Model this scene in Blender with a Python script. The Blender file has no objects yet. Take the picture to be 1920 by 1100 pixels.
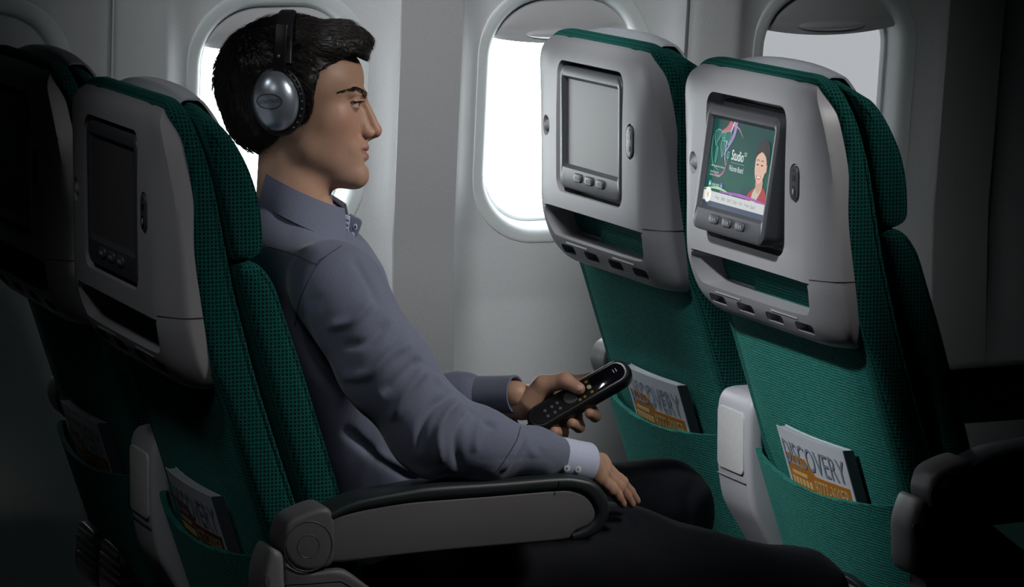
import bpy, bmesh, math, random
import numpy as np
from mathutils import Vector, Matrix
random.seed(7); rng = np.random.default_rng(7)
SC = bpy.context.scene
COL = SC.collection

# ------------------------------------------------------------------ camera
FPX, YAW, PITCH = 7180.0, math.radians(20.9), math.radians(8.25)
CAM = np.array([-1.26207, -4.78854, 1.575])
cyw, syw, cpt, spt = math.cos(YAW), math.sin(YAW), math.cos(PITCH), math.sin(PITCH)
FW = np.array([syw*cpt, cyw*cpt, -spt]); RT = np.array([cyw, -syw, 0.0]); UP = np.cross(RT, FW)
camd = bpy.data.cameras.new('camera'); cam = bpy.data.objects.new('camera', camd); COL.objects.link(cam)
camd.sensor_width = 36.0; camd.lens = FPX*36.0/1920.0; camd.clip_start = 0.05; camd.clip_end = 200
cam.matrix_world = Matrix(((RT[0], UP[0], -FW[0], CAM[0]), (RT[1], UP[1], -FW[1], CAM[1]), (RT[2], UP[2], -FW[2], CAM[2]), (0, 0, 0, 1)))
SC.camera = cam

def ray(px, py): return FW + RT*(px-960)/FPX - UP*(py-550)/FPX
def aty(px, py, y): d = ray(px, py); return CAM + d*(y-CAM[1])/d[1]
def atx(px, py, x): d = ray(px, py); return CAM + d*(x-CAM[0])/d[0]
def proj(P):
    d = np.asarray(P, float) - CAM; z = d@FW
    return 960+FPX*(d@RT)/z, 550-FPX*(d@UP)/z

# ------------------------------------------------------------------ world, lights, exposure
SC.view_settings.view_transform = 'Standard'; SC.view_settings.look = 'None'
SC.view_settings.gamma = 1.0; SC.view_settings.use_curve_mapping = False
SC.view_settings.exposure = 0.0
W = bpy.data.worlds.new('sky'); SC.world = W; W.use_nodes = True
W.node_tree.nodes['Background'].inputs[0].default_value = (0.93, 0.97, 1.0, 1)
W.node_tree.nodes['Background'].inputs[1].default_value = 9.0

def spot(name, loc, target, power, angle, blend, size, color=(1, 1, 1)):
    l = bpy.data.lights.new(name, 'SPOT'); o = bpy.data.objects.new(name, l); COL.objects.link(o)
    l.energy = power; l.spot_size = math.radians(angle); l.spot_blend = blend; l.shadow_soft_size = size; l.color = color
    o.location = loc; o.rotation_euler = (Vector(target)-Vector(loc)).to_track_quat('-Z', 'Y').to_euler()
    return o
# overhead reading lamps and wall wash of the cabin, plus an added fill spot (all under the ceiling, z < 2.25)
spot('reading_lamp_front_row', (-0.35, -0.28, 2.05), (1.02, 0.05, 0.73), 135, 23, 1.0, 0.06, (0.96, 0.98, 1.0))
spot('cabin_wash', (0.15, -0.60, 2.12), (1.02, 1.36, 1.00), 185, 33, 1.0, 0.32, (0.97, 0.99, 1.0))
spot('reading_lamp_passenger', (1.60, -1.38, 2.16), (0.47, -0.11, 0.90), 165, 27.5, 1.0, 0.20, (1.0, 0.97, 0.94))
spot('camera_left_fill', (-0.65, -1.70, 2.14), (0.28, -0.15, 0.84), 20, 22, 1.0, 0.25, (0.97, 0.98, 1.0))  # added fill from camera left, lifts the passenger's back; not a cabin fitting
spot('reading_lamp_window_seat', (0.25, 0.42, 2.12), (1.04, 0.60, 0.50), 60, 22, 1.0, 0.08, (0.96, 0.98, 1.0))
spot('reading_lamp_rear_row', (-0.75, -0.55, 2.10), (0.16, -0.06, 0.86), 9, 30, 1.0, 0.10, (0.96, 0.98, 1.0))

# ------------------------------------------------------------------ materials
def new_mat(name):
    m = bpy.data.materials.new(name); m.use_nodes = True
    nt = m.node_tree; b = nt.nodes['Principled BSDF']
    return m, nt, b
def N(nt, t, **kw):
    n = nt.nodes.new(t)
    for k, v in kw.items():
        if k in ('op',): n.operation = v
        else: setattr(n, k, v)
    return n
def setin(n, **kw):
    for k, v in kw.items(): n.inputs[k.replace('_', ' ')].default_value = v
def plastic(name, col, rough=0.45, grain=0.0, spec=0.5, metal=0.0, scale=900, coat=0.0):
    m, nt, b = new_mat(name)
    b.inputs['Roughness'].default_value = rough; b.inputs['Specular IOR Level'].default_value = spec; b.inputs['Metallic'].default_value = metal
    b.inputs['Coat Weight'].default_value = coat
    tc = N(nt, 'ShaderNodeTexCoord'); no = N(nt, 'ShaderNodeTexNoise'); setin(no, Scale=scale, Detail=2.0)
    nt.links.new(tc.outputs['Object'], no.inputs['Vector'])
    mx = N(nt, 'ShaderNodeMix', data_type='RGBA')
    c2 = tuple(min(1, c*1.12) for c in col)
    mx.inputs[6].default_value = (*[c*0.92 for c in col], 1); mx.inputs[7].default_value = (*c2, 1)
    nt.links.new(no.outputs[0], mx.inputs[0]); nt.links.new(mx.outputs[2], b.inputs['Base Color'])
    if grain:
        bp = N(nt, 'ShaderNodeBump'); setin(bp, Strength=grain, Distance=0.0004)
        nt.links.new(no.outputs[0], bp.inputs['Height']); nt.links.new(bp.outputs[0], b.inputs['Normal'])
    return m
def emit(name, col, s=1.0):
    m, nt, b = new_mat(name)
    b.inputs['Base Color'].default_value = (0.01, 0.01, 0.01, 1); b.inputs['Roughness'].default_value = 0.3
    b.inputs['Emission Color'].default_value = (*col, 1); b.inputs['Emission Strength'].default_value = s
    return m
def ink(name, col, rough=0.6):
    m, nt, b = new_mat(name); b.inputs['Base Color'].default_value = (*col, 1); b.inputs['Roughness'].default_value = rough
    return m
def fabric_dots(name, base, dark, cell=0.0051):
    """checked moquette: rows of dark square pits between teal yarn"""
    m, nt, b = new_mat(name); L = nt.links.new
    b.inputs['Roughness'].default_value = 0.95; b.inputs['Specular IOR Level'].default_value = 0.12
    b.inputs['Sheen Weight'].default_value = 0.25; b.inputs['Sheen Roughness'].default_value = 0.5
    b.inputs['Sheen Tint'].default_value = (0.1, 0.6, 0.5, 1)
    uv = N(nt, 'ShaderNodeUVMap'); no = N(nt, 'ShaderNodeTexNoise'); setin(no, Scale=160.0, Detail=2.0)
    L(uv.outputs[0], no.inputs['Vector'])
    off = N(nt, 'ShaderNodeVectorMath', operation='MULTIPLY_ADD'); off.inputs[1].default_value = (0.0018,)*3
    L(no.outputs[1], off.inputs[0]); L(uv.outputs[0], off.inputs[2])
    sp = N(nt, 'ShaderNodeSeparateXYZ'); L(off.outputs[0], sp.inputs[0])
    hs = []
    for ax in (0, 1):
        a = N(nt, 'ShaderNodeMath', operation='MULTIPLY'); a.inputs[1].default_value = math.pi/cell; L(sp.outputs[ax], a.inputs[0])
        s = N(nt, 'ShaderNodeMath', operation='SINE'); L(a.outputs[0], s.inputs[0])
        q = N(nt, 'ShaderNodeMath', operation='ABSOLUTE'); L(s.outputs[0], q.inputs[0]); hs.append(q)
    mn = N(nt, 'ShaderNodeMath', operation='MINIMUM'); L(hs[0].outputs[0], mn.inputs[0]); L(hs[1].outputs[0], mn.inputs[1])
    mr = N(nt, 'ShaderNodeMapRange'); mr.inputs[1].default_value = 0.35; mr.inputs[2].default_value = 0.75; L(mn.outputs[0], mr.inputs[0])
    fine = N(nt, 'ShaderNodeTexNoise'); setin(fine, Scale=1500.0, Detail=1.0); L(uv.outputs[0], fine.inputs['Vector'])
    ad = N(nt, 'ShaderNodeMath', operation='MULTIPLY_ADD'); ad.inputs[1].default_value = 0.7; ad.inputs[2].default_value = -0.35
    L(fine.outputs[0], ad.inputs[0])
    sm = N(nt, 'ShaderNodeMath', operation='ADD', use_clamp=True); L(mr.outputs[0], sm.inputs[0]); L(ad.outputs[0], sm.inputs[1])
    mx = N(nt, 'ShaderNodeMix', data_type='RGBA'); mx.inputs[6].default_value = (*base, 1); mx.inputs[7].default_value = (*dark, 1)
    L(sm.outputs[0], mx.inputs[0]); L(mx.outputs[2], b.inputs['Base Color'])
    bp = N(nt, 'ShaderNodeBump', invert=True); setin(bp, Strength=0.6, Distance=0.0012); L(sm.outputs[0], bp.inputs['Height']); L(bp.outputs[0], b.inputs['Normal'])
    return m
def fabric_twill(name, base, dark, bw=0.0062, rh=0.0042):
    """ribbed weave: rows of short stitches"""
    m, nt, b = new_mat(name); L = nt.links.new
    b.inputs['Roughness'].default_value = 0.95; b.inputs['Specular IOR Level'].default_value = 0.1
    b.inputs['Sheen Weight'].default_value = 0.2; b.inputs['Sheen Tint'].default_value = (0.2, 0.7, 0.6, 1)
    uv = N(nt, 'ShaderNodeUVMap'); no = N(nt, 'ShaderNodeTexNoise'); setin(no, Scale=45.0, Detail=4.0)
    L(uv.outputs[0], no.inputs['Vector'])
    off = N(nt, 'ShaderNodeVectorMath', operation='MULTIPLY_ADD'); off.inputs[1].default_value = (0.004, 0.004, 0); L(no.outputs[1], off.inputs[0]); L(uv.outputs[0], off.inputs[2])
    br = N(nt, 'ShaderNodeTexBrick', offset=0.5); setin(br, Scale=1.0, Mortar_Size=0.0009, Mortar_Smooth=0.8, Bias=0.0, Brick_Width=bw, Row_Height=rh)
    br.inputs['Color1'].default_value = (*base, 1); br.inputs['Color2'].default_value = (*[c*0.75 for c in base], 1); br.inputs['Mortar'].default_value = (*dark, 1)
    L(off.outputs[0], br.inputs['Vector'])
    n2 = N(nt, 'ShaderNodeTexNoise'); setin(n2, Scale=900.0, Detail=2.0); L(uv.outputs[0], n2.inputs['Vector'])
    mr = N(nt, 'ShaderNodeMapRange'); mr.inputs[1].default_value = 0.3; mr.inputs[2].default_value = 0.7; mr.inputs[3].default_value = 0.55; mr.inputs[4].default_value = 1.25; L(n2.outputs[0], mr.inputs[0])
    mu = N(nt, 'ShaderNodeVectorMath', operation='SCALE'); L(br.outputs['Color'], mu.inputs[0]); L(mr.outputs[0], mu.inputs['Scale'])
    L(mu.outputs[0], b.inputs['Base Color'])
    bp = N(nt, 'ShaderNodeBump', invert=True); setin(bp, Strength=0.6, Distance=0.001); L(br.outputs['Fac'], bp.inputs['Height']); L(bp.outputs[0], b.inputs['Normal'])
    return m
def cloth(name, c1, c2, scale=1100.0, bump=0.15, sheen=0.3):
    m, nt, b = new_mat(name); L = nt.links.new
    b.inputs['Roughness'].default_value = 0.8; b.inputs['Specular IOR Level'].default_value = 0.25
    b.inputs['Sheen Weight'].default_value = sheen; b.inputs['Sheen Roughness'].default_value = 0.45
    tc = N(nt, 'ShaderNodeTexCoord'); n1 = N(nt, 'ShaderNodeTexNoise'); setin(n1, Scale=scale, Detail=2.0); L(tc.outputs['Object'], n1.inputs['Vector'])
    mr = N(nt, 'ShaderNodeMapRange'); mr.inputs[1].default_value = 0.35; mr.inputs[2].default_value = 0.65; L(n1.outputs[0], mr.inputs[0])
    mx = N(nt, 'ShaderNodeMix', data_type='RGBA'); mx.inputs[6].default_value = (*c1, 1); mx.inputs[7].default_value = (*c2, 1)
    L(mr.outputs[0], mx.inputs[0]); L(mx.outputs[2], b.inputs['Base Color'])
    bp = N(nt, 'ShaderNodeBump'); setin(bp, Strength=bump, Distance=0.0006); L(n1.outputs[0], bp.inputs['Height']); L(bp.outputs[0], b.inputs['Normal'])
    return m
M = {}
M['shroud'] = plastic('grey_shell_plastic', (0.315, 0.315, 0.33), 0.42, 0.12, 0.45)
M['bezel'] = plastic('dark_bezel_plastic', (0.058, 0.060, 0.067), 0.40, 0.1, 0.5)
M['button'] = plastic('button_rubber', (0.06, 0.06, 0.068), 0.4, 0.05)
M['black'] = plastic('black_plastic', (0.012, 0.012, 0.014), 0.35, 0.05)
M['recess'] = plastic('dark_recess', (0.02, 0.02, 0.022), 0.6)
M['dots'] = fabric_dots('teal_moquette', (0.006, 0.086, 0.072), (0.001, 0.009, 0.010))
M['twill'] = fabric_twill('teal_ribbed_weave', (0.024, 0.25, 0.205), (0.002, 0.030, 0.028))
M['cover'] = cloth('pale_head_cover', (0.42, 0.45, 0.50), (0.55, 0.58, 0.62), 700)
M['armgrey'] = plastic('armrest_grey', (0.12, 0.117, 0.12), 0.5, 0.15)
M['armpad'] = plastic('armrest_pad', (0.018, 0.024, 0.026), 0.42, 0.2)
M['capgrey'] = plastic('console_light_grey', (0.50, 0.50, 0.54), 0.45, 0.08)
M['plate'] = plastic('console_plate', (0.66, 0.66, 0.66), 0.4, 0.3, scale=120)
M['screen_off'] = plastic('screen_glass_off', (0.075, 0.078, 0.072), 0.40, 0.0, 0.3)
M['wall'] = plastic('sidewall_laminate', (0.60, 0.61, 0.62), 0.55, 0.1, 0.3, scale=350)
M['wall_strip'] = plastic('sidewall_grey_strip', (0.40, 0.40, 0.405), 0.55, 0.1, 0.3, scale=350)
M['frame'] = plastic('window_reveal', (0.66, 0.70, 0.70), 0.45, 0.0, 0.4)
M['shade'] = plastic('window_shade', (0.50, 0.50, 0.51), 0.4, 0.0, 0.4)
M['floor'] = plastic('cabin_carpet', (0.03, 0.035, 0.04), 0.95, 0.4, 0.1, scale=400)
M['ceil'] = plastic('ceiling_laminate', (0.10, 0.10, 0.105), 0.6)
M['dim'] = plastic('far_side_lining', (0.03, 0.03, 0.033), 0.7)
def pane_mat(name, tint):
    m = bpy.data.materials.new(name); m.use_nodes = True; nt = m.node_tree; nt.nodes.clear()
    o = nt.nodes.new('ShaderNodeOutputMaterial'); mix = nt.nodes.new('ShaderNodeMixShader'); t = nt.nodes.new('ShaderNodeBsdfTransparent'); g = nt.nodes.new('ShaderNodeBsdfGlossy')
    t.inputs[0].default_value = (*tint, 1); g.inputs['Roughness'].default_value = 0.05; mix.inputs[0].default_value = 0.04
    nt.links.new(t.outputs[0], mix.inputs[1]); nt.links.new(g.outputs[0], mix.inputs[2]); nt.links.new(mix.outputs[0], o.inputs[0])
    return m
M['pane'] = pane_mat('window_pane', (0.97, 0.98, 0.98)); M['pane_falloff'] = pane_mat('window_pane_tinted', (0.235, 0.235, 0.237))  # second pane: light fall-off at the edge of the view, put into the tint

# ------------------------------------------------------------------ mesh helpers
def finish(ob, parent=None, angle=40, label=None, cat=None, group=None, kind=None):
    if parent is not None: ob.parent = parent
    for k, v in (('label', label), ('category', cat), ('group', group), ('kind', kind)):
        if v: ob[k] = v
    return ob
def box_uv(me):
    nv = len(me.loops)
    uv = me.uv_layers.new(name='UVMap')
    co = np.empty(len(me.vertices)*3); me.vertices.foreach_get('co', co); co = co.reshape(-1, 3)
    li = np.empty(nv, dtype=np.int64); me.loops.foreach_get('vertex_index', li)
    nm = np.empty(len(me.polygons)*3); me.polygons.foreach_get('normal', nm); nm = np.abs(nm.reshape(-1, 3))
    tot = np.empty(len(me.polygons), dtype=np.int64); me.polygons.foreach_get('loop_total', tot)
    ax = np.repeat(np.argmax(nm*np.array([1.05, 1, 1]), 1), tot)
    c = co[li]; out = np.empty((nv, 2))
    out[ax == 0] = c[ax == 0][:, [1, 2]]; out[ax == 1] = c[ax == 1][:, [0, 2]]; out[ax == 2] = c[ax == 2][:, [1, 0]]
    uv.data.foreach_set('uv', out.ravel())
def mesh_obj(name, V, F, mat, parent=None, angle=40, **kw):
    me = bpy.data.meshes.new(name); me.from_pydata([tuple(map(float, v)) for v in V], [], [tuple(map(int, f)) for f in F]); me.validate(); me.update()
    me.materials.append(mat); box_uv(me)
    if angle is not None:
        me.shade_smooth(); me.set_sharp_from_angle(angle=math.radians(angle))
    ob = bpy.data.objects.new(name, me); COL.objects.link(ob)
    return finish(ob, parent, **kw)
def recalc(me):
    bm = bmesh.new(); bm.from_mesh(me); bmesh.ops.recalc_face_normals(bm, faces=bm.faces); bm.to_mesh(me); bm.free(); me.update()
def empty(name, loc=(0, 0, 0), parent=None, **kw):
    o = bpy.data.objects.new(name, None); COL.objects.link(o); o.location = loc; o.empty_display_size = 0.05
    return finish(o, parent, **kw)
class MB:
    def __init__(s): s.V = []; s.F = []
    def add(s, V, F):
        n = len(s.V); s.V += [tuple(map(float, v)) for v in V]; s.F += [tuple(i+n for i in f) for f in F]; return s
    def loft(s, rings, caps=True, closed=True):
        rings = [np.asarray(r, float) for r in rings]; n = len(rings[0]); V = np.concatenate(rings); F = []
        for i in range(len(rings)-1):
            for j in range(n if closed else n-1):
                a = i*n+j; b = i*n+(j+1) % n; F.append((a, b, b+n, a+n))
        if caps: F.append(tuple(range(n-1, -1, -1))); F.append(tuple((len(rings)-1)*n+j for j in range(n)))
        return s.add(V, F)
    def box(s, c, size, R=None):
        c = np.asarray(c, float); h = np.asarray(size, float)/2
        V = np.array([(x, y, z) for x in (-1, 1) for y in (-1, 1) for z in (-1, 1)])*h
        if R is not None: V = V@np.asarray(R).T
        return s.add(V+c, [(0, 1, 3, 2), (4, 6, 7, 5), (0, 4, 5, 1), (2, 3, 7, 6), (0, 2, 6, 4), (1, 5, 7, 3)])
    def tube(s, path, r, n=8, caps=True, closed=False):
        P = np.asarray(path, float); m = len(P); rs = np.broadcast_to(r, (m,)); rings = []
        T = np.gradient(P, axis=0)
        if closed: T = np.roll(P, -1, 0)-np.roll(P, 1, 0)
        T /= np.linalg.norm(T, axis=1)[:, None]+1e-12
        u = np.cross(T[0], (0.1, 0.3, 1.0)); u /= np.linalg.norm(u)
        for i in range(m):
            u = u-T[i]*(u@T[i]); u /= np.linalg.norm(u)+1e-12; w = np.cross(T[i], u)
            a = np.arange(n)*2*math.pi/n
            rings.append(P[i]+rs[i]*(np.cos(a)[:, None]*u+np.sin(a)[:, None]*w))
        if closed: rings.append(rings[0])
        return s.loft(rings, caps and not closed)
    def plate(s, O, e1, e2, outline, d0, d1, bev=0.0, nb=3):
        """extrude a 2-D outline along n = e1 x e2 from d0 to d1 with rounded rim at d1"""
        O = np.asarray(O, float); e1 = np.asarray(e1, float); e2 = np.asarray(e2, float); n = np.cross(e1, e2)
        ol = np.asarray(outline, float); rings = []
        def ring(o, d): return O+o[:, :1]*e1+o[:, 1:2]*e2+n*d
        sg = 1 if d1 > d0 else -1
        rings.append(ring(ol, d0))
        if bev > 0:
            for k in range(nb+1):
                a = k/nb*math.pi/2
                rings.append(ring(inset(ol, bev*(1-math.cos(a))), d1-sg*bev*(1-math.sin(a))))
        else: rings.append(ring(ol, d1))
        return s.loft(rings)
    def build(s, name, mat, parent=None, angle=40, fix=True, **kw):
        ob = mesh_obj(name, s.V, s.F, mat, None, None)
        if fix: recalc(ob.data)
        me = ob.data
        if me.uv_layers: me.uv_layers.remove(me.uv_layers[0])
        box_uv(me)
        if angle is not None: me.shade_smooth(); me.set_sharp_from_angle(angle=math.radians(angle))
        return finish(ob, parent, **kw)
def inset(ol, d):
    ol = np.asarray(ol, float); p = np.roll(ol, 1, 0); q = np.roll(ol, -1, 0)
    a = ol-p; b = q-ol; a /= np.linalg.norm(a, axis=1)[:, None]+1e-12; b /= np.linalg.norm(b, axis=1)[:, None]+1e-12
    t = a+b; t /= np.linalg.norm(t, axis=1)[:, None]+1e-12
    nrm = np.stack([-t[:, 1], t[:, 0]], 1)
    area = 0.5*np.sum(ol[:, 0]*q[:, 1]-q[:, 0]*ol[:, 1])
    return ol+nrm*d*(1 if area > 0 else -1)
def rrect(w, h, r, n=5):
    pts = []
    for cx, cy, a0 in ((w/2-r, h/2-r, 0), (-w/2+r, h/2-r, 90), (-w/2+r, -h/2+r, 180), (w/2-r, -h/2+r, 270)):
        for k in range(n+1):
            a = math.radians(a0+90*k/n); pts.append((cx+r*math.cos(a), cy+r*math.sin(a)))
    return np.array(pts)
def ell(a, b, n=24): t = np.arange(n)*2*math.pi/n; return np.stack([a*np.cos(t), b*np.sin(t)], 1)
def crom(pts, per=6, closed=True):
    P = np.asarray(pts, float); n = len(P); out = []
    for i in range(n if closed else n-1):
        g = lambda k: P[k % n] if closed else P[min(max(k, 0), n-1)]
        a, b, c, d = g(i-1), g(i), g(i+1), g(i+2)
        for k in range(per):
            t = k/per; out.append(0.5*(2*b+(c-a)*t+(2*a-5*b+4*c-d)*t*t+(3*b-a-3*c+d)*t**3))
    if not closed: out.append(P[-1])
    return np.array(out)
def extr_round(mb, prof, y0, y1, r, n=5):
    """profile in (x, z) swept across y with rounded ends"""
    prof = np.asarray(prof, float); rings = []
    ks = [(y0+r*(1-math.sin(k/n*math.pi/2)), r*(1-math.cos(k/n*math.pi/2))) for k in range(n, -1, -1)]
    sec = [(y0+r*(1-math.cos(a)), r*(1-math.sin(a))) for a in np.linspace(0, math.pi/2, n+1)]
    sec += [(y0+(y1-y0)*t, 0) for t in (0.33, 0.66)]
    sec += [(y1-r*(1-math.cos(a)), r*(1-math.sin(a))) for a in np.linspace(math.pi/2, 0, n+1)]
    for y, d in sec:
        o = inset(prof, d)
        for _ in range(int(round(10*d/max(r, 1e-6)))): o = 0.5*o+0.25*(np.roll(o, 1, 0)+np.roll(o, -1, 0))
        rings.append(np.stack([o[:, 0], np.full(len(o), y), o[:, 1]], 1))
    return mb.loft(rings)
def interp_rows(rows, n):
    R = np.array(rows, float); t = np.linspace(0, 1, n); s = np.linspace(0, 1, len(R))
    C = crom(R, 12, False); sc = np.linspace(0, 1, len(C))
    return np.stack([np.interp(t, sc, C[:, k]) for k in range(R.shape[1])], 1)
def text_mesh(name, body, size, mat, parent, M4, align='CENTER', spacing=1.0, xs=1.0, thick=0.0, shear=0.0):
    cu = bpy.data.curves.new(name, 'FONT'); cu.body = body; cu.size = size; cu.align_x = align; cu.align_y = 'CENTER'; cu.space_character = spacing
    cu.extrude = thick; cu.resolution_u = 3; cu.shear = shear
    to = bpy.data.objects.new(name+'_tmp', cu); COL.objects.link(to)
    dg = bpy.context.evaluated_depsgraph_get(); me = bpy.data.meshes.new_from_object(to.evaluated_get(dg))
    bpy.data.objects.remove(to); bpy.data.curves.remove(cu)
    me.transform(Matrix.Diagonal((xs, 1, 1, 1))); me.transform(M4)
    me.materials.clear(); me.materials.append(mat); me.name = name
    ob = bpy.data.objects.new(name, me); COL.objects.link(ob); ob.parent = parent
    return ob
def frame4(O, e1, e2):
    e1 = Vector(e1); e2 = Vector(e2); n = e1.cross(e2)
    return Matrix(((e1.x, e2.x, n.x, O[0]), (e1.y, e2.y, n.y, O[1]), (e1.z, e2.z, n.z, O[2]), (0, 0, 0, 1)))
def copy_tree(o, parent=None):
    c = o.copy(); COL.objects.link(c); c.parent = parent
    for ch in list(o.children): copy_tree(ch, c)
    return c
# ------------------------------------------------------------------ cabin shell
WIN_CX = [0.150, 0.668, 1.186, 1.704]; WIN_DX = 0.518
WZ0, WZ1, WHW = 0.730, 1.128, 0.131
def wall_y(z):
    z = np.asarray(z, float); return 1.372-0.13*np.maximum(z-0.72, 0)-0.35*np.maximum(z-1.25, 0)**2
def scoop(x):
    x = np.asarray(x, float); d = np.min(np.abs(x[..., None]-np.array([WIN_CX[0]+WIN_DX*k for k in range(-4, 9)])), -1)
    t = np.clip((0.205-d)/0.07, 0, 1); return 0.040*t*(2-t)
def wall_surf(x, z): return wall_y(z)+scoop(x)*np.clip((z-0.35)/0.25, 0, 1)
wf = empty('wall_far', (0, 0, 0), kind='structure')
wf['label'] = 'pale curved cabin sidewall lining with scooped window surrounds'
seams = [0.112-0.259-WIN_DX*2, 0.371-WIN_DX*0, 0.371+WIN_DX*2, 0.371+WIN_DX*4]
seams = [-1.70, -0.665, 0.371, 1.407, 2.443, 3.479]
for a, b in zip(seams[:-1], seams[1:]):
    g = 0.0016; xs = np.linspace(a+g, b-g, 109); zs = np.linspace(0.0, 2.25, 226)
    X, Z = np.meshgrid(xs, zs, indexing='ij'); Y = wall_surf(X, Z)
    Y[0, :] += 0.006; Y[-1, :] += 0.006
    V = np.stack([X, Y, Z], -1).reshape(-1, 3); F = []
    nx, nz = len(xs), len(zs); rim = set()
    for i in range(nx-1):
        for j in range(nz-1):
            xc = (xs[i]+xs[i+1])/2; zc = (zs[j]+zs[j+1])/2
            hole = False
            for cx in WIN_CX:
                dx = max(abs(xc-cx)-(WHW+0.0205-0.115), 0); dz = max(abs(zc-(WZ0+WZ1)/2)-((WZ1-WZ0)/2+0.0205-0.115), 0)
                if dx*dx+dz*dz < 0.115**2: hole = True
            a0 = i*nz+j
            if not hole: F.append((a0, a0+nz, a0+nz+1, a0+1))
            else: rim.update((a0, a0+nz, a0+nz+1, a0+1))
    # snap the rim of each opening on to its rounded outline
    used = np.zeros(len(V), bool); used[np.array(F).ravel()] = True; zc_ = (WZ0+WZ1)/2
    isr = np.zeros(len(V), bool); isr[list(rim)] = True; used &= isr
    for cx in WIN_CX:
        for v in np.where(used & (np.abs(V[:, 0]-cx) < WHW+0.05) & (np.abs(V[:, 2]-zc_) < (WZ1-WZ0)/2+0.05))[0]:
            hx_, hz_ = WHW+0.0205-0.115, (WZ1-WZ0)/2+0.0205-0.115; qx = max(abs(V[v, 0]-cx)-hx_, 0); qz = max(abs(V[v, 2]-zc_)-hz_, 0); l_ = math.hypot(qx, qz)
            if l_ > 1e-6:
                f_ = 0.115/l_
                if qx > 0: V[v, 0] = cx+math.copysign(hx_+qx*f_, V[v, 0]-cx)
                if qz > 0: V[v, 2] = zc_+math.copysign(hz_+qz*f_, V[v, 2]-zc_)
                V[v, 1] = float(wall_surf(V[v, 0], V[v, 2]))
    ob = mesh_obj('wall_panel', V, F, M['wall'], wf, 60)
    sd = ob.modifiers.new('thick', 'SOLIDIFY'); sd.thickness = 0.004; sd.offset = -1
# strips closing the joints between the wall panels from behind
for s_ in seams[1:-1]:
    mb = MB(); zs = np.linspace(0, 2.25, 30); rings = []
    for z in zs:
        y = float(wall_y(z))+0.006; rings.append([(s_-0.02, y, z), (s_+0.02, y, z), (s_+0.02, y+0.004, z), (s_-0.02, y+0.004, z)])
    mb.loft(rings).build('joint_strip', M['wall'], wf)
for xc_ in (WIN_CX[1]+WIN_DX/2-2*WIN_DX, WIN_CX[1]+WIN_DX/2, WIN_CX[1]+WIN_DX/2+2*WIN_DX):
    mb = MB(); rings = []
    for z in np.linspace(0.36, 2.2, 60):
        y = float(wall_y(z)); rings.append([(xc_-0.056, y+0.004, z), (xc_-0.055, y-0.0012, z), (xc_, y-0.0018, z), (xc_+0.055, y-0.0012, z), (xc_+0.056, y+0.004, z)])
    mb.loft(rings).build('wall_strip', M['wall_strip'], wf)
def srect(hw, hh, r, n=12): return rrect(2*hw, 2*hh, r, n)
wlab = ['cabin window at the far left, dark behind the seat backs', 'bright cabin window behind the passenger\'s head', 'bright cabin window between passenger and front seats', 'cabin window with edge fall-off put into its pane, above the lit screen seat']
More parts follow.
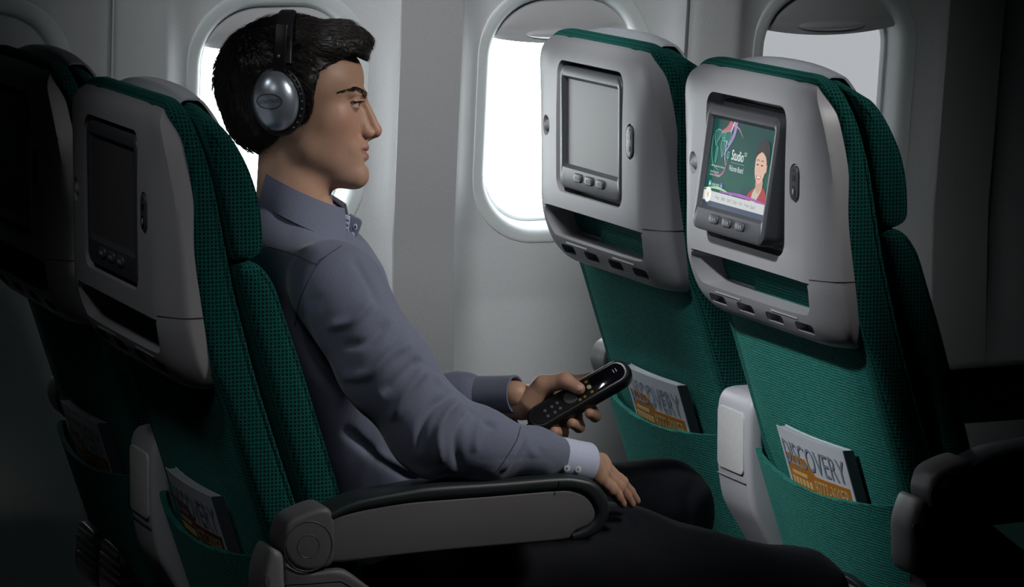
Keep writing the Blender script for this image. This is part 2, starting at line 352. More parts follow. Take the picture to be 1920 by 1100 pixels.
for i, cx in enumerate(WIN_CX):
    wn = empty('window_%d' % (i+1), (cx, 0, 0), kind='structure'); wn['label'] = wlab[i]
    zc = (WZ0+WZ1)/2; hh = (WZ1-WZ0)/2
    mb = MB(); rings = []
    # reveal: from the lip on the sidewall inwards to the pane seat
    for ex, dy, r in ((0.030, 0.006, 0.123), (0.030, -0.0008, 0.123), (0.0285, -0.0026, 0.122), (0.024, -0.0028, 0.119), (0.018, -0.0026, 0.114), (0.012, -0.0018, 0.108), (0.006, 0.003, 0.103), (0.003, 0.009, 0.10), (0.0, 0.020, 0.098), (-0.003, 0.040, 0.095), (-0.004, 0.060, 0.095)):
        o = srect(WHW+ex, hh+ex, r); rings.append(np.stack([o[:, 0], wall_surf(cx+o[:, 0], zc+o[:, 1])*1.0+dy, zc+o[:, 1]], 1))
    mb.loft(rings, caps=False).build('window_frame', M['frame'], wn, 50)
    # inner bright rim that carries the pane
    mb = MB(); rings = []
    for ex, dy in ((-0.003, 0.046), (-0.009, 0.044), (-0.011, 0.049), (-0.011, 0.056)):
        o = srect(WHW+ex, hh+ex, 0.092); rings.append(np.stack([o[:, 0], wall_surf(cx+0*o[:, 0], zc+o[:, 1])+dy, zc+o[:, 1]], 1))
    mb.loft(rings, caps=False).build('pane_seal', M['frame'], wn, 50)
    o = srect(WHW-0.004, hh-0.004, 0.092)
    mb = MB(); mb.loft([np.stack([o[:, 0], wall_surf(cx+0*o[:, 0], zc+o[:, 1])+d, zc+o[:, 1]], 1) for d in (0.056, 0.059)])
    mb.build('pane', M['pane_falloff'] if i == 3 else M['pane'], wn, 30)
    # pull-down shade: curved slab with sagging lower edge and a moulded grip
    closed = (i == 0)
    def shade_low(x): return (WZ0+0.07 if closed else 1.064)-0.013*(1-(x/WHW)**2)
    xs = np.linspace(-WHW-0.004, WHW+0.004, 41); nz = 14; V = []; F = []
    for side, dd in ((0, 0.020), (1, 0.027)):
        for x in xs:
            rr = 0.098; xe = max(abs(x)-(WHW+0.004-rr), 0); top = WZ1+0.004-rr+math.sqrt(max(rr*rr-xe*xe, 0)); lo = min(shade_low(x), top-0.002)
            for k in range(nz):
                z = lo+(top-lo)*k/(nz-1); bul = 0.006*math.sin(math.pi*k/(nz-1))
                groove = 0.0025*math.exp(-((z-(1.082-0.010*(1-(x/WHW)**2)))/0.0022)**2)*(not closed)
                V.append((x, float(wall_surf(cx, z))+dd-(bul-groove if side == 0 else 0), z))
    n = len(xs)*nz
    for a in range(len(xs)-1):
        for k in range(nz-1):
            q = a*nz+k; F.append((q, q+nz, q+nz+1, q+1)); F.append((n+q, n+q+1, n+q+nz+1, n+q+nz))
        q = a*nz; F.append((q, n+q, n+q+nz, q+nz)); q = a*nz+nz-1; F.append((q, q+nz, n+q+nz, n+q))
    for q0 in (0, (len(xs)-1)*nz):
        for k in range(nz-1): F.append((q0+k, q0+k+1, n+q0+k+1, n+q0+k))
    sh = mesh_obj('window_shade', V, F, M['shade'], wn, 50); recalc(sh.data)
    gz = (WZ0+0.085) if closed else 1.068
    mb = MB(); rings = []
    for t in np.linspace(-1, 1, 25):
        s_ = math.sqrt(max(1-t*t, 0.0)); a = np.arange(12)*2*math.pi/12
        rings.append(np.stack([np.full(12, 0.066*t), float(wall_surf(cx, gz))+0.0155-(0.010*s_+0.0004)*np.cos(a), gz+(0.0085*s_+0.0003)*np.sin(a)], 1))
    mb.loft(rings).build('grip', M['shade'], sh, 50)
    # portal: lets the renderer aim its sky samples at the opening
    pl = bpy.data.lights.new('sky_portal', 'AREA'); pl.shape = 'RECTANGLE'; pl.size = 0.30; pl.size_y = 0.44; pl.cycles.is_portal = True
    po = bpy.data.objects.new('sky_portal', pl); COL.objects.link(po); po.location = (cx, 1.46, zc); po.rotation_euler = (math.radians(-90), 0, 0)
def slab(name, lo, hi, mat, lab):
    o = MB().box((np.array(lo)+np.array(hi))/2, np.array(hi)-np.array(lo)).build(name, mat, None, 30, kind='structure'); o['label'] = lab; return o
slab('floor', (-1.70, -5.3, -0.03), (3.479, 1.42, 0.0), M['floor'], 'dark carpeted cabin floor under the seats')
slab('ceiling', (-1.70, -5.3, 2.25), (3.479, 1.42, 2.28), M['ceil'], 'grey cabin ceiling above the seats')
slab('wall_near', (-1.70, -5.33, 0), (3.479, -5.30, 2.25), M['dim'], 'dark lining on the opposite side of the cabin')
slab('wall_front', (3.479, -5.3, 0), (3.51, 1.45, 2.25), M['dim'], 'dark bulkhead ahead of the front row')
slab('wall_back', (-1.73, -5.3, 0), (-1.70, 1.45, 2.25), M['dim'], 'dark bulkhead behind the rear row')
# ------------------------------------------------------------------ seats
ROW, COLW = 0.90, 0.572
def xpanel(z): return 0.081+(0.765-z)*0.303
Y1 = np.array((0.0, -1.0, 0.0)); Z1 = np.array((0.0, 0.0, 1.0))      # e1 x e2 = -x : faces the row behind
def sect(xr, hi, ho, xe, xf):
    """shroud cross-section (x, y) at one height: rear face, chamfered side, front"""
    half = [(xr, 0.0), (xr, hi*0.35), (xr, hi*0.7), (xr+0.0006, hi*0.93), (xr+0.003, hi+(ho-hi)*0.12), (xr+(xe-xr)*0.35, hi+(ho-hi)*0.48), (xr+(xe-xr)*0.72, hi+(ho-hi)*0.84), (xe, ho-0.001), (xe+0.006, ho), (xf, ho)]
    pts = half[::-1]+[(x, -y) for x, y in half[1:]]
    return pts
SHR = [(0.7640, 0.056, 0.165, 0.208, 0.075, 0.100), (0.7655, 0.051, 0.172, 0.216, 0.072, 0.100), (0.775, 0.041, 0.186, 0.230, 0.064, 0.098), (0.795, 0.027, 0.194, 0.238, 0.056, 0.092), (0.825, 0.016, 0.198, 0.241, 0.048, 0.085), (0.858, 0.010, 0.199, 0.242, 0.042, 0.080),
       (0.93, 0.009, 0.198, 0.242, 0.036, 0.072), (1.00, 0.009, 0.194, 0.240, 0.029, 0.062), (1.05, 0.010, 0.184, 0.234, 0.022, 0.052), (1.08, 0.011, 0.170, 0.226, 0.018, 0.046), (1.100, 0.014, 0.152, 0.214, 0.018, 0.043), (1.112, 0.020, 0.134, 0.200, 0.024, 0.042), (1.119, 0.030, 0.118, 0.185, 0.033, 0.043), (1.121, 0.038, 0.105, 0.172, 0.040, 0.045)]
def x_shroud(z):
    R = np.array(SHR); return float(np.interp(z, R[:, 0], R[:, 1]))
def build_shroud(parent):
    rows = interp_rows(SHR, 64); mb = MB()
    rings = [[(x, y, r[0]) for x, y in sect(r[1], r[2], r[3], r[4], r[5])] for r in rows]
    mb.loft(rings); ob = mb.build('shroud', M['shroud'], parent, None)
    cut = MB()
    cut.plate((0.0, 0, 0.9825), Y1, Z1, rrect(0.266, 0.204, 0.022, 6), 0.05, -0.036)       # monitor bay (n = -x, so +d is outside)
    sl = crom([(0.188, 0.838), (0.176, 0.812), (0.150, 0.806), (0.0, 0.805), (-0.150, 0.806), (-0.186, 0.812), (-0.197, 0.834), (-0.198, 0.850), (-0.185, 0.8545), (0.0, 0.855), (0.17, 0.8545), (0.184, 0.850)], 5)
    cut.plate((0, 0, 0), Y1, Z1, np.stack([-sl[:, 0], sl[:, 1]], 1)[::-1], 0.05, -0.066)
    for yy in (0.138, 0.043, -0.054, -0.150):
        o = rrect(0.056, 0.015, 0.0065, 4); o[:, 0] += o[:, 1]*0.7
        cut.plate((0, yy, 0.786), Y1, Z1, o, 0.05, -0.052)
    cut.plate((0, -0.163, 0.985), Y1, Z1, rrect(0.031, 0.053, 0.0145, 6), 0.05, -0.0115)  # socket plate pocket
    co = cut.build('cutter', M['recess'], None, None)
    # coat hook dimple as a lens
    mb2 = MB(); rings = []
    for k in range(1, 9):
        a = math.pi*k/9; rings.append([( -0.004-0.022*math.cos(a), 0.178+0.021*math.sin(a)*math.cos(t), 0.978+0.021*math.sin(a)*math.sin(t)) for t in np.arange(20)*2*math.pi/20])
    mb2.loft(rings); co2 = mb2.build('cutter2', M['shroud'], None, None)
    for c in (co, co2):
        m = ob.modifiers.new('b', 'BOOLEAN'); m.operation = 'DIFFERENCE'; m.object = c; m.solver = 'EXACT'
    bv = ob.modifiers.new('bev', 'BEVEL'); bv.width = 0.0022; bv.segments = 2; bv.limit_method = 'ANGLE'; bv.angle_limit = math.radians(50); bv.use_clamp_overlap = True
    dg = bpy.context.evaluated_depsgraph_get(); me = bpy.data.meshes.new_from_object(ob.evaluated_get(dg))
    ob.modifiers.clear(); ob.data = me
    for c in (co, co2): bpy.data.objects.remove(c)
    me.materials.clear(); me.materials.append(M['shroud'])
    while me.uv_layers: me.uv_layers.remove(me.uv_layers[0])
    me.shade_smooth(); me.set_sharp_from_angle(angle=math.radians(38))
    wn_ = ob.modifiers.new('wn', 'WEIGHTED_NORMAL'); wn_.keep_sharp = True; wn_.weight = 80
    ob['label'] = 'light grey moulded shell on the seat back'
    # horizontal joint line
    mb3 = MB(); r = interp_rows(SHR, 64); k = np.argmin(np.abs(r[:, 0]-0.860)); rr = r[k]
    p = np.array([(x, y, 0.860) for x, y in sect(rr[1]-0.0004, rr[2]+0.0003, rr[3]+0.0004, rr[4], rr[5])]); p = p[np.abs(p[:, 1]) > 0.185] if False else p
    for sgn in (1, -1):
        q = p[(p[:, 1]*sgn > 0.190)]; MB().tube(q, 0.0007, 6).build('joint_line', M['bezel'], ob)
    # fabric seen through the stowage slot
    s = MB(); s.box((0.066, -0.055, 0.831), (0.006, 0.27, 0.055)).build('slot_lining', M['twill'], ob)
    # four raised print strips over the small openings
    for yy in (0.088, -0.10):
        MB().box((x_shroud(0.799)-0.0002, yy, 0.7985), (0.0012, 0.085, 0.0022)).build('raised_strip', M['shroud'], ob, 30)
    return ob
def build_monitor(parent, lit=False, tilt=0.0):
    zt = 1.078
    # local monitor frame: hinge line at top, hanging down by 0.194
    Mx = Matrix.Translation((0.010, 0, zt-(0.009 if tilt else 0))) @ Matrix.Rotation(tilt, 4, 'Y') @ Matrix.Diagonal((1, 0.97, 0.93, 1)) @ Matrix.Translation((-0.013, 0, -zt))
    bez = MB(); hw, hh, zc = 0.1245, 0.0945, 0.9825
    ring_out = rrect(2*hw, 2*hh, 0.018, 6)
    disp_c = 0.991; dw, dh = 0.214, 0.132
    inn = rrect(dw, dh, 0.003, 6); inn[:, 1] += disp_c-zc
    def ring(o, x): return [(x, -p[0], zc+p[1]) for p in o]
    bez.loft([ring(ring_out, 0.034 if tilt == 0 else 0.045), ring(ring_out, 0.0145), ring(inset(ring_out, 0.0012), 0.012), ring(inset(ring_out, 0.004), 0.0105), ring(rrect(dw+0.012, dh+0.010, 0.006, 6)+np.array([0, disp_c-zc]), 0.0108), ring(inn, 0.0155), ring(inn, 0.0165)], caps=False)
    n = len(ring_out); bez.F.append(tuple(range(n)))
    b = bez.build('monitor', M['bezel'], parent, 35)
    b['label'] = 'dark framed seat-back monitor'
    d = MB().box((0.0170, 0, disp_c), (0.001, dw, dh)).build('display', M['screen_on'] if lit else M['screen_off'], b, 30)
    for k, yy in enumerate((0.045, 0.0, -0.045)):
        bt = MB().plate((0.0108, yy, 0.9085), Y1, Z1, rrect(0.030, 0.0135, 0.006, 5), -0.002, 0.0028, 0.0018).build('button', M['button'], b, 40)
        gl = MB()
        for q in (-0.006, 0.0, 0.006): gl.box((0.0108-0.0029, yy+q, 0.9085), (0.0004, 0.0026, 0.0046))
        gl.build('button_mark', M['mark'], b, 30)
    if tilt:
        rg = [b]+list(b.children)
        for o in rg: o.data.transform(Mx)
        # housing that stays in the bay behind the tilted screen
        MB().plate((0.034, 0, 0.9825), Y1, Z1, rrect(0.24, 0.185, 0.015, 5), -0.008, 0.004).build('monitor_bay', M['recess'], parent, 30)
    else:
        MB().plate((0.034, 0, 0.9825), Y1, Z1, rrect(0.266, 0.204, 0.022, 5), -0.001, 0.0016).build('monitor_bay', M['recess'], parent, 30)
    return b, Mx
M['mark'] = ink('pale_button_print', (0.32, 0.33, 0.35)); M['screen_on'] = M['screen_off']

def build_armrest(parent, ysign, lower, ymid, stretch=1.0):
    """folding armrest swung about a round hinge; outline read on its outer face"""
    YO = -0.316
    L = lambda pts: np.array([[q[0] if q[0] < 0.21 else 0.21+(q[0]-0.21)*stretch, q[2]] for q in (aty(px, py, YO) for px, py in pts)])
    panel = L([(612, 975), (632, 969), (690, 953), (765, 941), (857, 934.6), (950, 927), (1048, 919), (1075, 919), (1100, 928), (1116, 945), (1121, 964), (1112, 982), (1092, 993), (1075, 1000), (1070, 1013), (960, 1023), (857, 1032), (740, 1044), (625, 1057), (606, 1040)])
    panel = crom(panel, 4)
    po_ = crom(L([(612, 968), (648, 947), (690, 933), (765, 919), (815, 911), (940, 903), (1048, 894), (1090, 896), (1123, 908), (1143, 938), (1144, 968), (1128, 996), (1104, 1010), (1076, 1014)]), 4, False)
    pi_ = crom(L([(618, 978), (650, 964), (690, 955), (765, 943), (815, 939), (940, 929), (1048, 920), (1075, 921), (1099, 930), (1113, 947), (1118, 964), (1111, 980), (1094, 991), (1074, 1001)]), 4, False)
    n_ = len(po_)
    w = 0.030
    def ex(name, prof, ya, yb, r, mat, par):
        mb = MB(); extr_round(mb, prof, min(ya, yb), max(ya, yb), r, 4); return mb.build(name, mat, par, 45)
    body = ex('armrest', panel, ymid-0.026, ymid+0.026, 0.004, M['armgrey'], parent)
    rr_ = []
    for k in range(n_):
        m_ = (po_[k]+pi_[k])/2; hv_ = (po_[k]-pi_[k])/2; hl = np.linalg.norm(hv_)+1e-9; o_ = rrect(2*w, 2*hl, min(0.008, hl*0.8), 4)
        rr_.append([(m_[0]+hv_[0]/hl*q[1], ymid+q[0], m_[1]+hv_[1]/hl*q[1]) for q in o_])
    MB().loft(rr_).build('armrest_pad', M['armpad'], body, 45)
    e0 = L([(1048, 893.5), (1048, 921)]); MB().tube([(e0[0][0], ymid-w-0.0003, e0[0][1]-0.006), (e0[1][0], ymid-w-0.0003, e0[1][1])], 0.0007, 6).build('pad_joint', M['black'], body)
    hz = aty(577.5, 1024, YO); hx, hzz = hz[0], hz[2]
    hous = crom(L([(533, 1003), (540, 983), (560, 968), (606, 951), (624, 962), (628, 990), (626, 1052), (605, 1066), (578, 1071), (550, 1062), (535, 1040), (530, 1020)]), 4)
    hb = ex('hinge_housing', hous, ymid-0.031, ymid+0.031, 0.006, M['armgrey'], body)
    for yy, rr in ((ysign*0.0305, 0.0315),):
        ring = np.array([(hx+rr*math.cos(t), ymid+yy, hzz+rr*math.sin(t)) for t in np.arange(40)*2*math.pi/40])
        MB().tube(ring, 0.0011, 6, closed=True).build('hinge_ring', M['bezel'], body)
        ring = np.array([(hx+0.0145*math.cos(t), ymid+yy+ysign*0.0002, hzz+0.0145*math.sin(t)) for t in np.arange(32)*2*math.pi/32])
        MB().tube(ring, 0.0007, 6, closed=True).build('hinge_cap_line', M['bezel'], body)
    if lower:
        post = crom(L([(507, 1034), (521, 1032), (532, 1046), (534, 1100), (545, 1180), (500, 1180), (492, 1120), (492, 1080)]), 4)
        po = ex('seat_post', post, ymid-0.034, ymid+0.034, 0.008, M['capgrey2'], parent)
        c = aty(499, 1088, YO)
        MB().plate((c[0], ymid-0.034, c[2]), (1, 0, 0), (0, 0, 1), ell(0.0042, 0.0078), -0.001, 0.0012, 0.0008).build('screw_cover', M['armgrey'], po)
        side = crom(L([(533, 1049), (550, 1066), (580, 1074), (612, 1070), (648, 1069), (690, 1098), (760, 1150), (860, 1240), (860, 1330), (545, 1330), (536, 1180)]), 3)
        sp = ex('side_panel', side, ymid-0.028, ymid+0.028, 0.006, M['armgrey'], parent)
        ln = L([(533, 1096), (580, 1094), (640, 1089), (656, 1098), (700, 1132), (800, 1215)]); ln3 = np.stack([ln[:, 0], np.full(len(ln), ymid-0.0282), ln[:, 1]], 1)
        MB().tube(ln3, 0.0008, 6).build('panel_line', M['bezel'], sp)
    return body
M['capgrey2'] = plastic('post_grey', (0.25, 0.25, 0.255), 0.45, 0.1)

def build_seat():
    s = empty('airliner_seat')
    build_shroud(s)
    # socket plate on the right of the screen, with its two jacks
    jp = MB().plate((0.010, -0.163, 0.985), Y1, Z1, rrect(0.0255, 0.0475, 0.012, 6), -0.006, 0.0022, 0.0016).build('socket_plate', M['bezel'], s)
    MB().plate((0.010, -0.163, 0.9925), Y1, Z1, rrect(0.0095, 0.0085, 0.001, 3), 0.0005, 0.0027).build('socket', M['black'], jp)
    MB().plate((0.010, -0.163, 0.9725), Y1, Z1, ell(0.0062, 0.0095), 0.0005, 0.0027).build('socket', M['black'], jp)
    MB().plate((0.010, -0.163, 1.0025), Y1, Z1, ell(0.0016, 0.0016, 10), 0.0005, 0.0026).build('indicator_hole', M['black'], jp)
    MB().plate((0.010, -0.163, 0.974), Y1, Z1, ell(0.0024, 0.004, 12), 0.0025, 0.0034).build('socket_pin', M['shroud'], jp)
    mb = MB(); rings = []
    for k in range(9):
        a = math.pi*(k+0.01)/8.02; rings.append([(0.019-0.0095*math.cos(a)*1.0-0.002, 0.178+0.0095*math.sin(a)*math.cos(t), 0.978+0.0095*math.sin(a)*math.sin(t)) for t in np.arange(16)*2*math.pi/16])
    mb.loft(rings).build('coat_hook', M['shroud'], s)
    # upholstered back shell : side band that wraps over the top
    BR = [(0.400, 0.178, 0.262, 0.232), (0.55, 0.148, 0.205, 0.240), (0.673, 0.112, 0.165, 0.243), (0.748, 0.089, 0.141, 0.245), (0.80, 0.068, 0.126, 0.246), (0.89, 0.052, 0.104, 0.246), (0.95, 0.046, 0.093, 0.246), (1.01, 0.048, 0.083, 0.245), (1.06, 0.044, 0.071, 0.240), (1.085, 0.040, 0.064, 0.232), (1.108, 0.030, 0.058, 0.218), (1.121, 0.031, 0.054, 0.198), (1.128, 0.036, 0.050, 0.170), (1.130, 0.040, 0.046, 0.14)]
    rings = []
    for z, x0, x1, hw in interp_rows(BR, 60):
        o = rrect(x1-x0, 2*hw, min(0.016, (x1-x0)*0.45), 5); rings.append([((x0+x1)/2+p[0], p[1], z) for p in o])
    sh = MB().loft(rings).build('back_shell', M['dots'], s, 50); sh['label'] = 'dark teal checked fabric side band of the backrest'
    zz = np.linspace(0.45, 1.085, 40); R = np.array(BR)
    for sg in (-1, 1):
        mb = MB(); mb.tube([(np.interp(z, R[:, 0], R[:, 2])-0.006, sg*(np.interp(z, R[:, 0], R[:, 3])-0.003), z) for z in zz], 0.0032, 7).build('piping', M['dots'], sh)
    # ribbed fabric panel under the shell
    rows = []
    for z in np.linspace(0.395, 0.79, 16):
        rows.append([(xpanel(z)+0.012*(abs(y)/0.236)**6-0.004, y, z) for y in np.linspace(-0.236, 0.236, 21)])
    rings = [r+[(p[0]+0.02, p[1]*0.99, p[2]) for p in r[::-1]] for r in rows]
    rp = MB().loft(rings).build('rear_panel', M['twill'], s, 50); rp['label'] = 'brighter green ribbed fabric on the back of the seat'
    # literature pocket with a rolled sagging hem
    rings = []
    for k, z0 in enumerate(np.linspace(0, 1, 14)):
        r = []
        for y in np.linspace(-0.238, 0.238, 25):
            hem = 0.540-0.012*math.cos(y/0.238*math.pi/2)+0.010*(y/0.238)**2
            z = 0.33+(hem-0.33)*z0; gape = 0.036*math.cos(y/0.238*math.pi/2)**0.6*(0.75+0.25*z0)*min(1, z0*6+0.2) if abs(y) < 0.2379 else 0
            r.append((xpanel(z)-0.006-gape, y, z))
        rings.append(r+[(p[0]+0.008, p[1]*0.985, p[2]) for p in r[::-1]])
    pk = MB().loft(rings).build('literature_pocket', M['twill'], s, 50)
    # headrest
    hp = crom([(0.068, 1.098), (0.090, 1.095), (0.112, 1.070), (0.130, 1.036), (0.141, 0.996), (0.145, 0.955), (0.141, 0.936), (0.126, 0.928), (0.110, 0.927), (0.101, 0.938), (0.091, 0.99), (0.077, 1.055)], 4)
    mb = MB(); extr_round(mb, hp, -0.238, 0.238, 0.015, 6)
    lift = lambda y, z: z+(0.034*max(z-1.0, 0)/0.1*(1-min(abs(y)/0.238, 1)**2.5))
    mb.V = [(x, y, lift(y, z)) for x, y, z in mb.V]; hr = mb.build('headrest', M['dots'], s, 60); hr['label'] = 'padded teal headrest cushion'
    MB().box((0.085, 0, 1.0), (0.045, 0.30, 0.12)).build('headrest_mount', M['black'], s, 30)
    for sg in (-1, 1):
        q = crom([(0.086, 1.092), (0.108, 1.066), (0.126, 1.034), (0.1365, 0.996), (0.140, 0.955), (0.137, 0.939), (0.124, 0.932)], 5, False)
        MB().tube([(p[0], sg*0.2315, p[1]) for p in q], 0.0030, 7).build('piping', M['dots'], hr)
    # pale head cover laid over the top of the headrest
    cp = np.array([(0.060, 1.092), (0.067, 1.1005), (0.080, 1.1015), (0.093, 1.0975), (0.1145, 1.072), (0.1325, 1.037), (0.1435, 0.996), (0.1450, 0.985)]); cpo = crom(cp, 4, False)
    rings = [[(x, y, lift(y, z)+0.0008) for x, z in np.concatenate([cpo, (cpo-np.array([0.0022, 0.0022]))[::-1]])] for y in np.linspace(-0.150, 0.205, 12)]
    MB().loft(rings).build('head_cover', M['cover'], hr, 50)
    # back cushion
    bp = crom([(0.120, 0.926), (0.140, 0.920), (0.158, 0.896), (0.172, 0.855), (0.191, 0.797), (0.207, 0.744), (0.225, 0.686), (0.245, 0.616), (0.272, 0.52), (0.300, 0.43), (0.280, 0.405), (0.255, 0.43), (0.222, 0.52), (0.195, 0.60), (0.166, 0.70), (0.138, 0.80), (0.112, 0.89), (0.108, 0.915)], 4)
    mb = MB(); extr_round(mb, bp, -0.243, 0.243, 0.018, 6); bc = mb.build('back_cushion', M['dots'], s, 60)
    for sg in (-1, 1):
        q = crom([(0.137, 0.914), (0.153, 0.892), (0.167, 0.852), (0.186, 0.795), (0.202, 0.742), (0.220, 0.684), (0.240, 0.614), (0.262, 0.53)], 5, False)
        MB().tube([(p[0], sg*0.2375, p[1]) for p in q], 0.0030, 7).build('piping', M['dots'], bc)
    sc_ = crom([(0.27, 0.400), (0.40, 0.402), (0.56, 0.408), (0.68, 0.408), (0.725, 0.39), (0.73, 0.35), (0.70, 0.315), (0.55, 0.305), (0.30, 0.305), (0.25, 0.33), (0.245, 0.38)], 4)
    mb = MB(); extr_round(mb, sc_, -0.245, 0.245, 0.03, 6); mb.build('seat_cushion', M['dots'], s, 60)
    # frame under the cushion
    for xx in (0.34, 0.60): MB().tube([(xx, -0.25, 0.29), (xx, 0.25, 0.29)], 0.022, 12).build('frame_beam', M['black'], s)
    for xx in (0.30, 0.62): MB().tube([(xx+0.03, 0.0, 0.29), (xx, 0.0, 0.0)], 0.02, 10).build('leg', M['black'], s)
    # folding foot bar with ribbed pads behind the seat
    bar = MB().tube(crom([(0.19, 0.14, 0.33), (0.15, 0.14, 0.36), (0.145, 0.10, 0.372), (0.145, -0.10, 0.372), (0.15, -0.155, 0.36), (0.19, -0.155, 0.33)], 4, False), 0.010, 8).build('foot_bar', M['black'], s)
    for yc, wd in ((0.066, 0.118), (-0.072, 0.122)):
        pd = MB().plate((0.137, yc, 0.385), Y1, Z1, crom([(-wd/2, -0.045), (-wd/2-0.002, 0.0), (-wd/2+0.008, 0.026), (-wd/4, 0.036), (wd/4, 0.034), (wd/2-0.006, 0.026), (wd/2, 0.0), (wd/2, -0.045)], 4), -0.008, 0.003, 0.002).build('foot_pad', M['black'], bar)
        for k in range(5):
            zz_ = 0.410-0.0125*k; hw_ = wd/2-0.008-(0.012 if k == 0 else 0)
            MB().box((0.1335, yc, zz_), (0.003, 2*hw_, 0.0032)).build('rib', M['rib'], bar, 30)
    return s
M['rib'] = plastic('rib_grey', (0.16, 0.16, 0.17), 0.35)
def build_console(parent):
    """upright grey cover between the two seats of a row"""
    rings = []
    for z, x0, w in interp_rows([(0.30, 0.205, 0.044), (0.36, 0.185, 0.050), (0.42, 0.150, 0.055), (0.46, 0.130, 0.057), (0.52, 0.122, 0.0575), (0.58, 0.122, 0.0575), (0.604, 0.124, 0.057), (0.618, 0.130, 0.054), (0.6235, 0.140, 0.050), (0.6245, 0.152, 0.046)], 40):
        x1 = max(xpanel(z)+0.004, x0+0.03); o = rrect(x1-x0, 2*w, 0.010, 4); rings.append([((x0+x1)/2+p[0], 0.286+p[1], z) for p in o])
    c = MB().loft(rings).build('console_cover', M['capgrey'], parent, 45)
    MB().tube([(0.1222, 0.286+0.050, 0.495), (0.1220, 0.286, 0.495), (0.1222, 0.286-0.050, 0.495)], 0.0008, 6).build('joint_line', M['bezel'], c)
    pl = MB().plate((0.1205, 0.286, 0.552), Y1, Z1, rrect(0.092, 0.092, 0.010, 5), -0.004, 0.0008, 0.0006).build('console_plate', M['plate'], c)
    return c, pl
proto = build_seat()
SEATS = {}
for r in (0, 1):
    for c in (0, 1):
        o = proto if (r, c) == (0, 0) else copy_tree(proto)
        o.location = (ROW*r, COLW*c, 0); SEATS[(r, c)] = o
for (r, c), s in SEATS.items():
    lit = (r, c) == (1, 0)
    b, Mx = build_monitor(s, lit, math.radians(8.5) if lit else 0.0)
    if lit: LIT, LITM = b, Mx
    if c == 0:
        build_armrest(s, -1, True, -0.286); build_armrest(s, -1, False, 0.286, 1.26)
        cn, pl = build_console(s)
        if r == 0: CONS_REAR = pl
    else: build_armrest(s, -1, False, 0.286)
lab = {(0, 0): 'teal airliner seat the passenger leans back in, blank screen behind', (0, 1): 'teal airliner seat in the dark far left corner',
       (1, 0): 'teal airliner seat whose tilted screen is switched on', (1, 1): 'teal airliner seat with blank screen in front of bright window'}
for k, s in SEATS.items(): s['label'] = lab[k]; s['category'] = 'seat'; s['group'] = 'economy seats in two rows'
# ------------------------------------------------------------------ signed-distance modelling for the figure
def v3(*a): return np.array(a, dtype=np.float32)
def d_cap(P, a, b, ra, rb):
    a = np.asarray(a, np.float32); b = np.asarray(b, np.float32); ab = b-a; L = float(ab@ab)+1e-12
    t = np.clip(((P-a)@ab)/L, 0, 1); return np.linalg.norm(P-a-t[:, None]*ab, axis=1)-(ra+(rb-ra)*t)
def d_ell(P, c, r, R=None):
    q = P-np.asarray(c, np.float32)
    if R is not None: q = q@np.asarray(R, np.float32)
    r = np.asarray(r, np.float32); k0 = np.linalg.norm(q/r, axis=1); k1 = np.linalg.norm(q/(r*r), axis=1)+1e-9
    return k0*(k0-1)/k1
def smin(a, b, k):
    if k <= 0: return np.minimum(a, b)
    h = np.clip(0.5+0.5*(b-a)/k, 0, 1); return b+(a-b)*h-k*h*(1-h)
def smax(a, b, k): return -smin(-a, -b, k)
def d_poly(P2, poly):
    """signed distance to a closed 2-D polygon (negative inside)"""
    poly = np.asarray(poly, np.float32); n = len(poly); d = np.full(len(P2), 1e9, np.float32); ins = np.zeros(len(P2), bool)
    for i in range(n):
        a = poly[i]; b = poly[(i+1) % n]; e = b-a; w = P2-a; t = np.clip((w@e)/(e@e+1e-12), 0, 1)
        d = np.minimum(d, np.sum((w-t[:, None]*e)**2, 1))
        c = ((a[1] > P2[:, 1]) != (b[1] > P2[:, 1])) & (P2[:, 0] < (b[0]-a[0])*(P2[:, 1]-a[1])/(b[1]-a[1]+1e-12)+a[0]); ins ^= c
    d = np.sqrt(d); return np.where(ins, -d, d)
class Shape:
    def __init__(s): s.ops = []
    def cap(s, a, b, ra, rb=None, k=0.01): s.ops.append(('u', lambda P: d_cap(P, a, b, ra, ra if rb is None else rb), k)); return s
    def chain(s, pts, rad, k=0.01):
        for i in range(len(pts)-1): s.cap(pts[i], pts[i+1], rad[i], rad[i+1], k)
        return s
    def ell(s, c, r, k=0.01, R=None): s.ops.append(('u', lambda P: d_ell(P, c, r, R), k)); return s
    def cut(s, f, k=0.004): s.ops.append(('s', f, k)); return s
    def __call__(s, P):
        d = None
        for o, f, k in s.ops:
            v = f(P)
            if d is None: d = v
            elif o == 'u': d = smin(d, v, k)
            else: d = smax(d, -v, k)
        return d
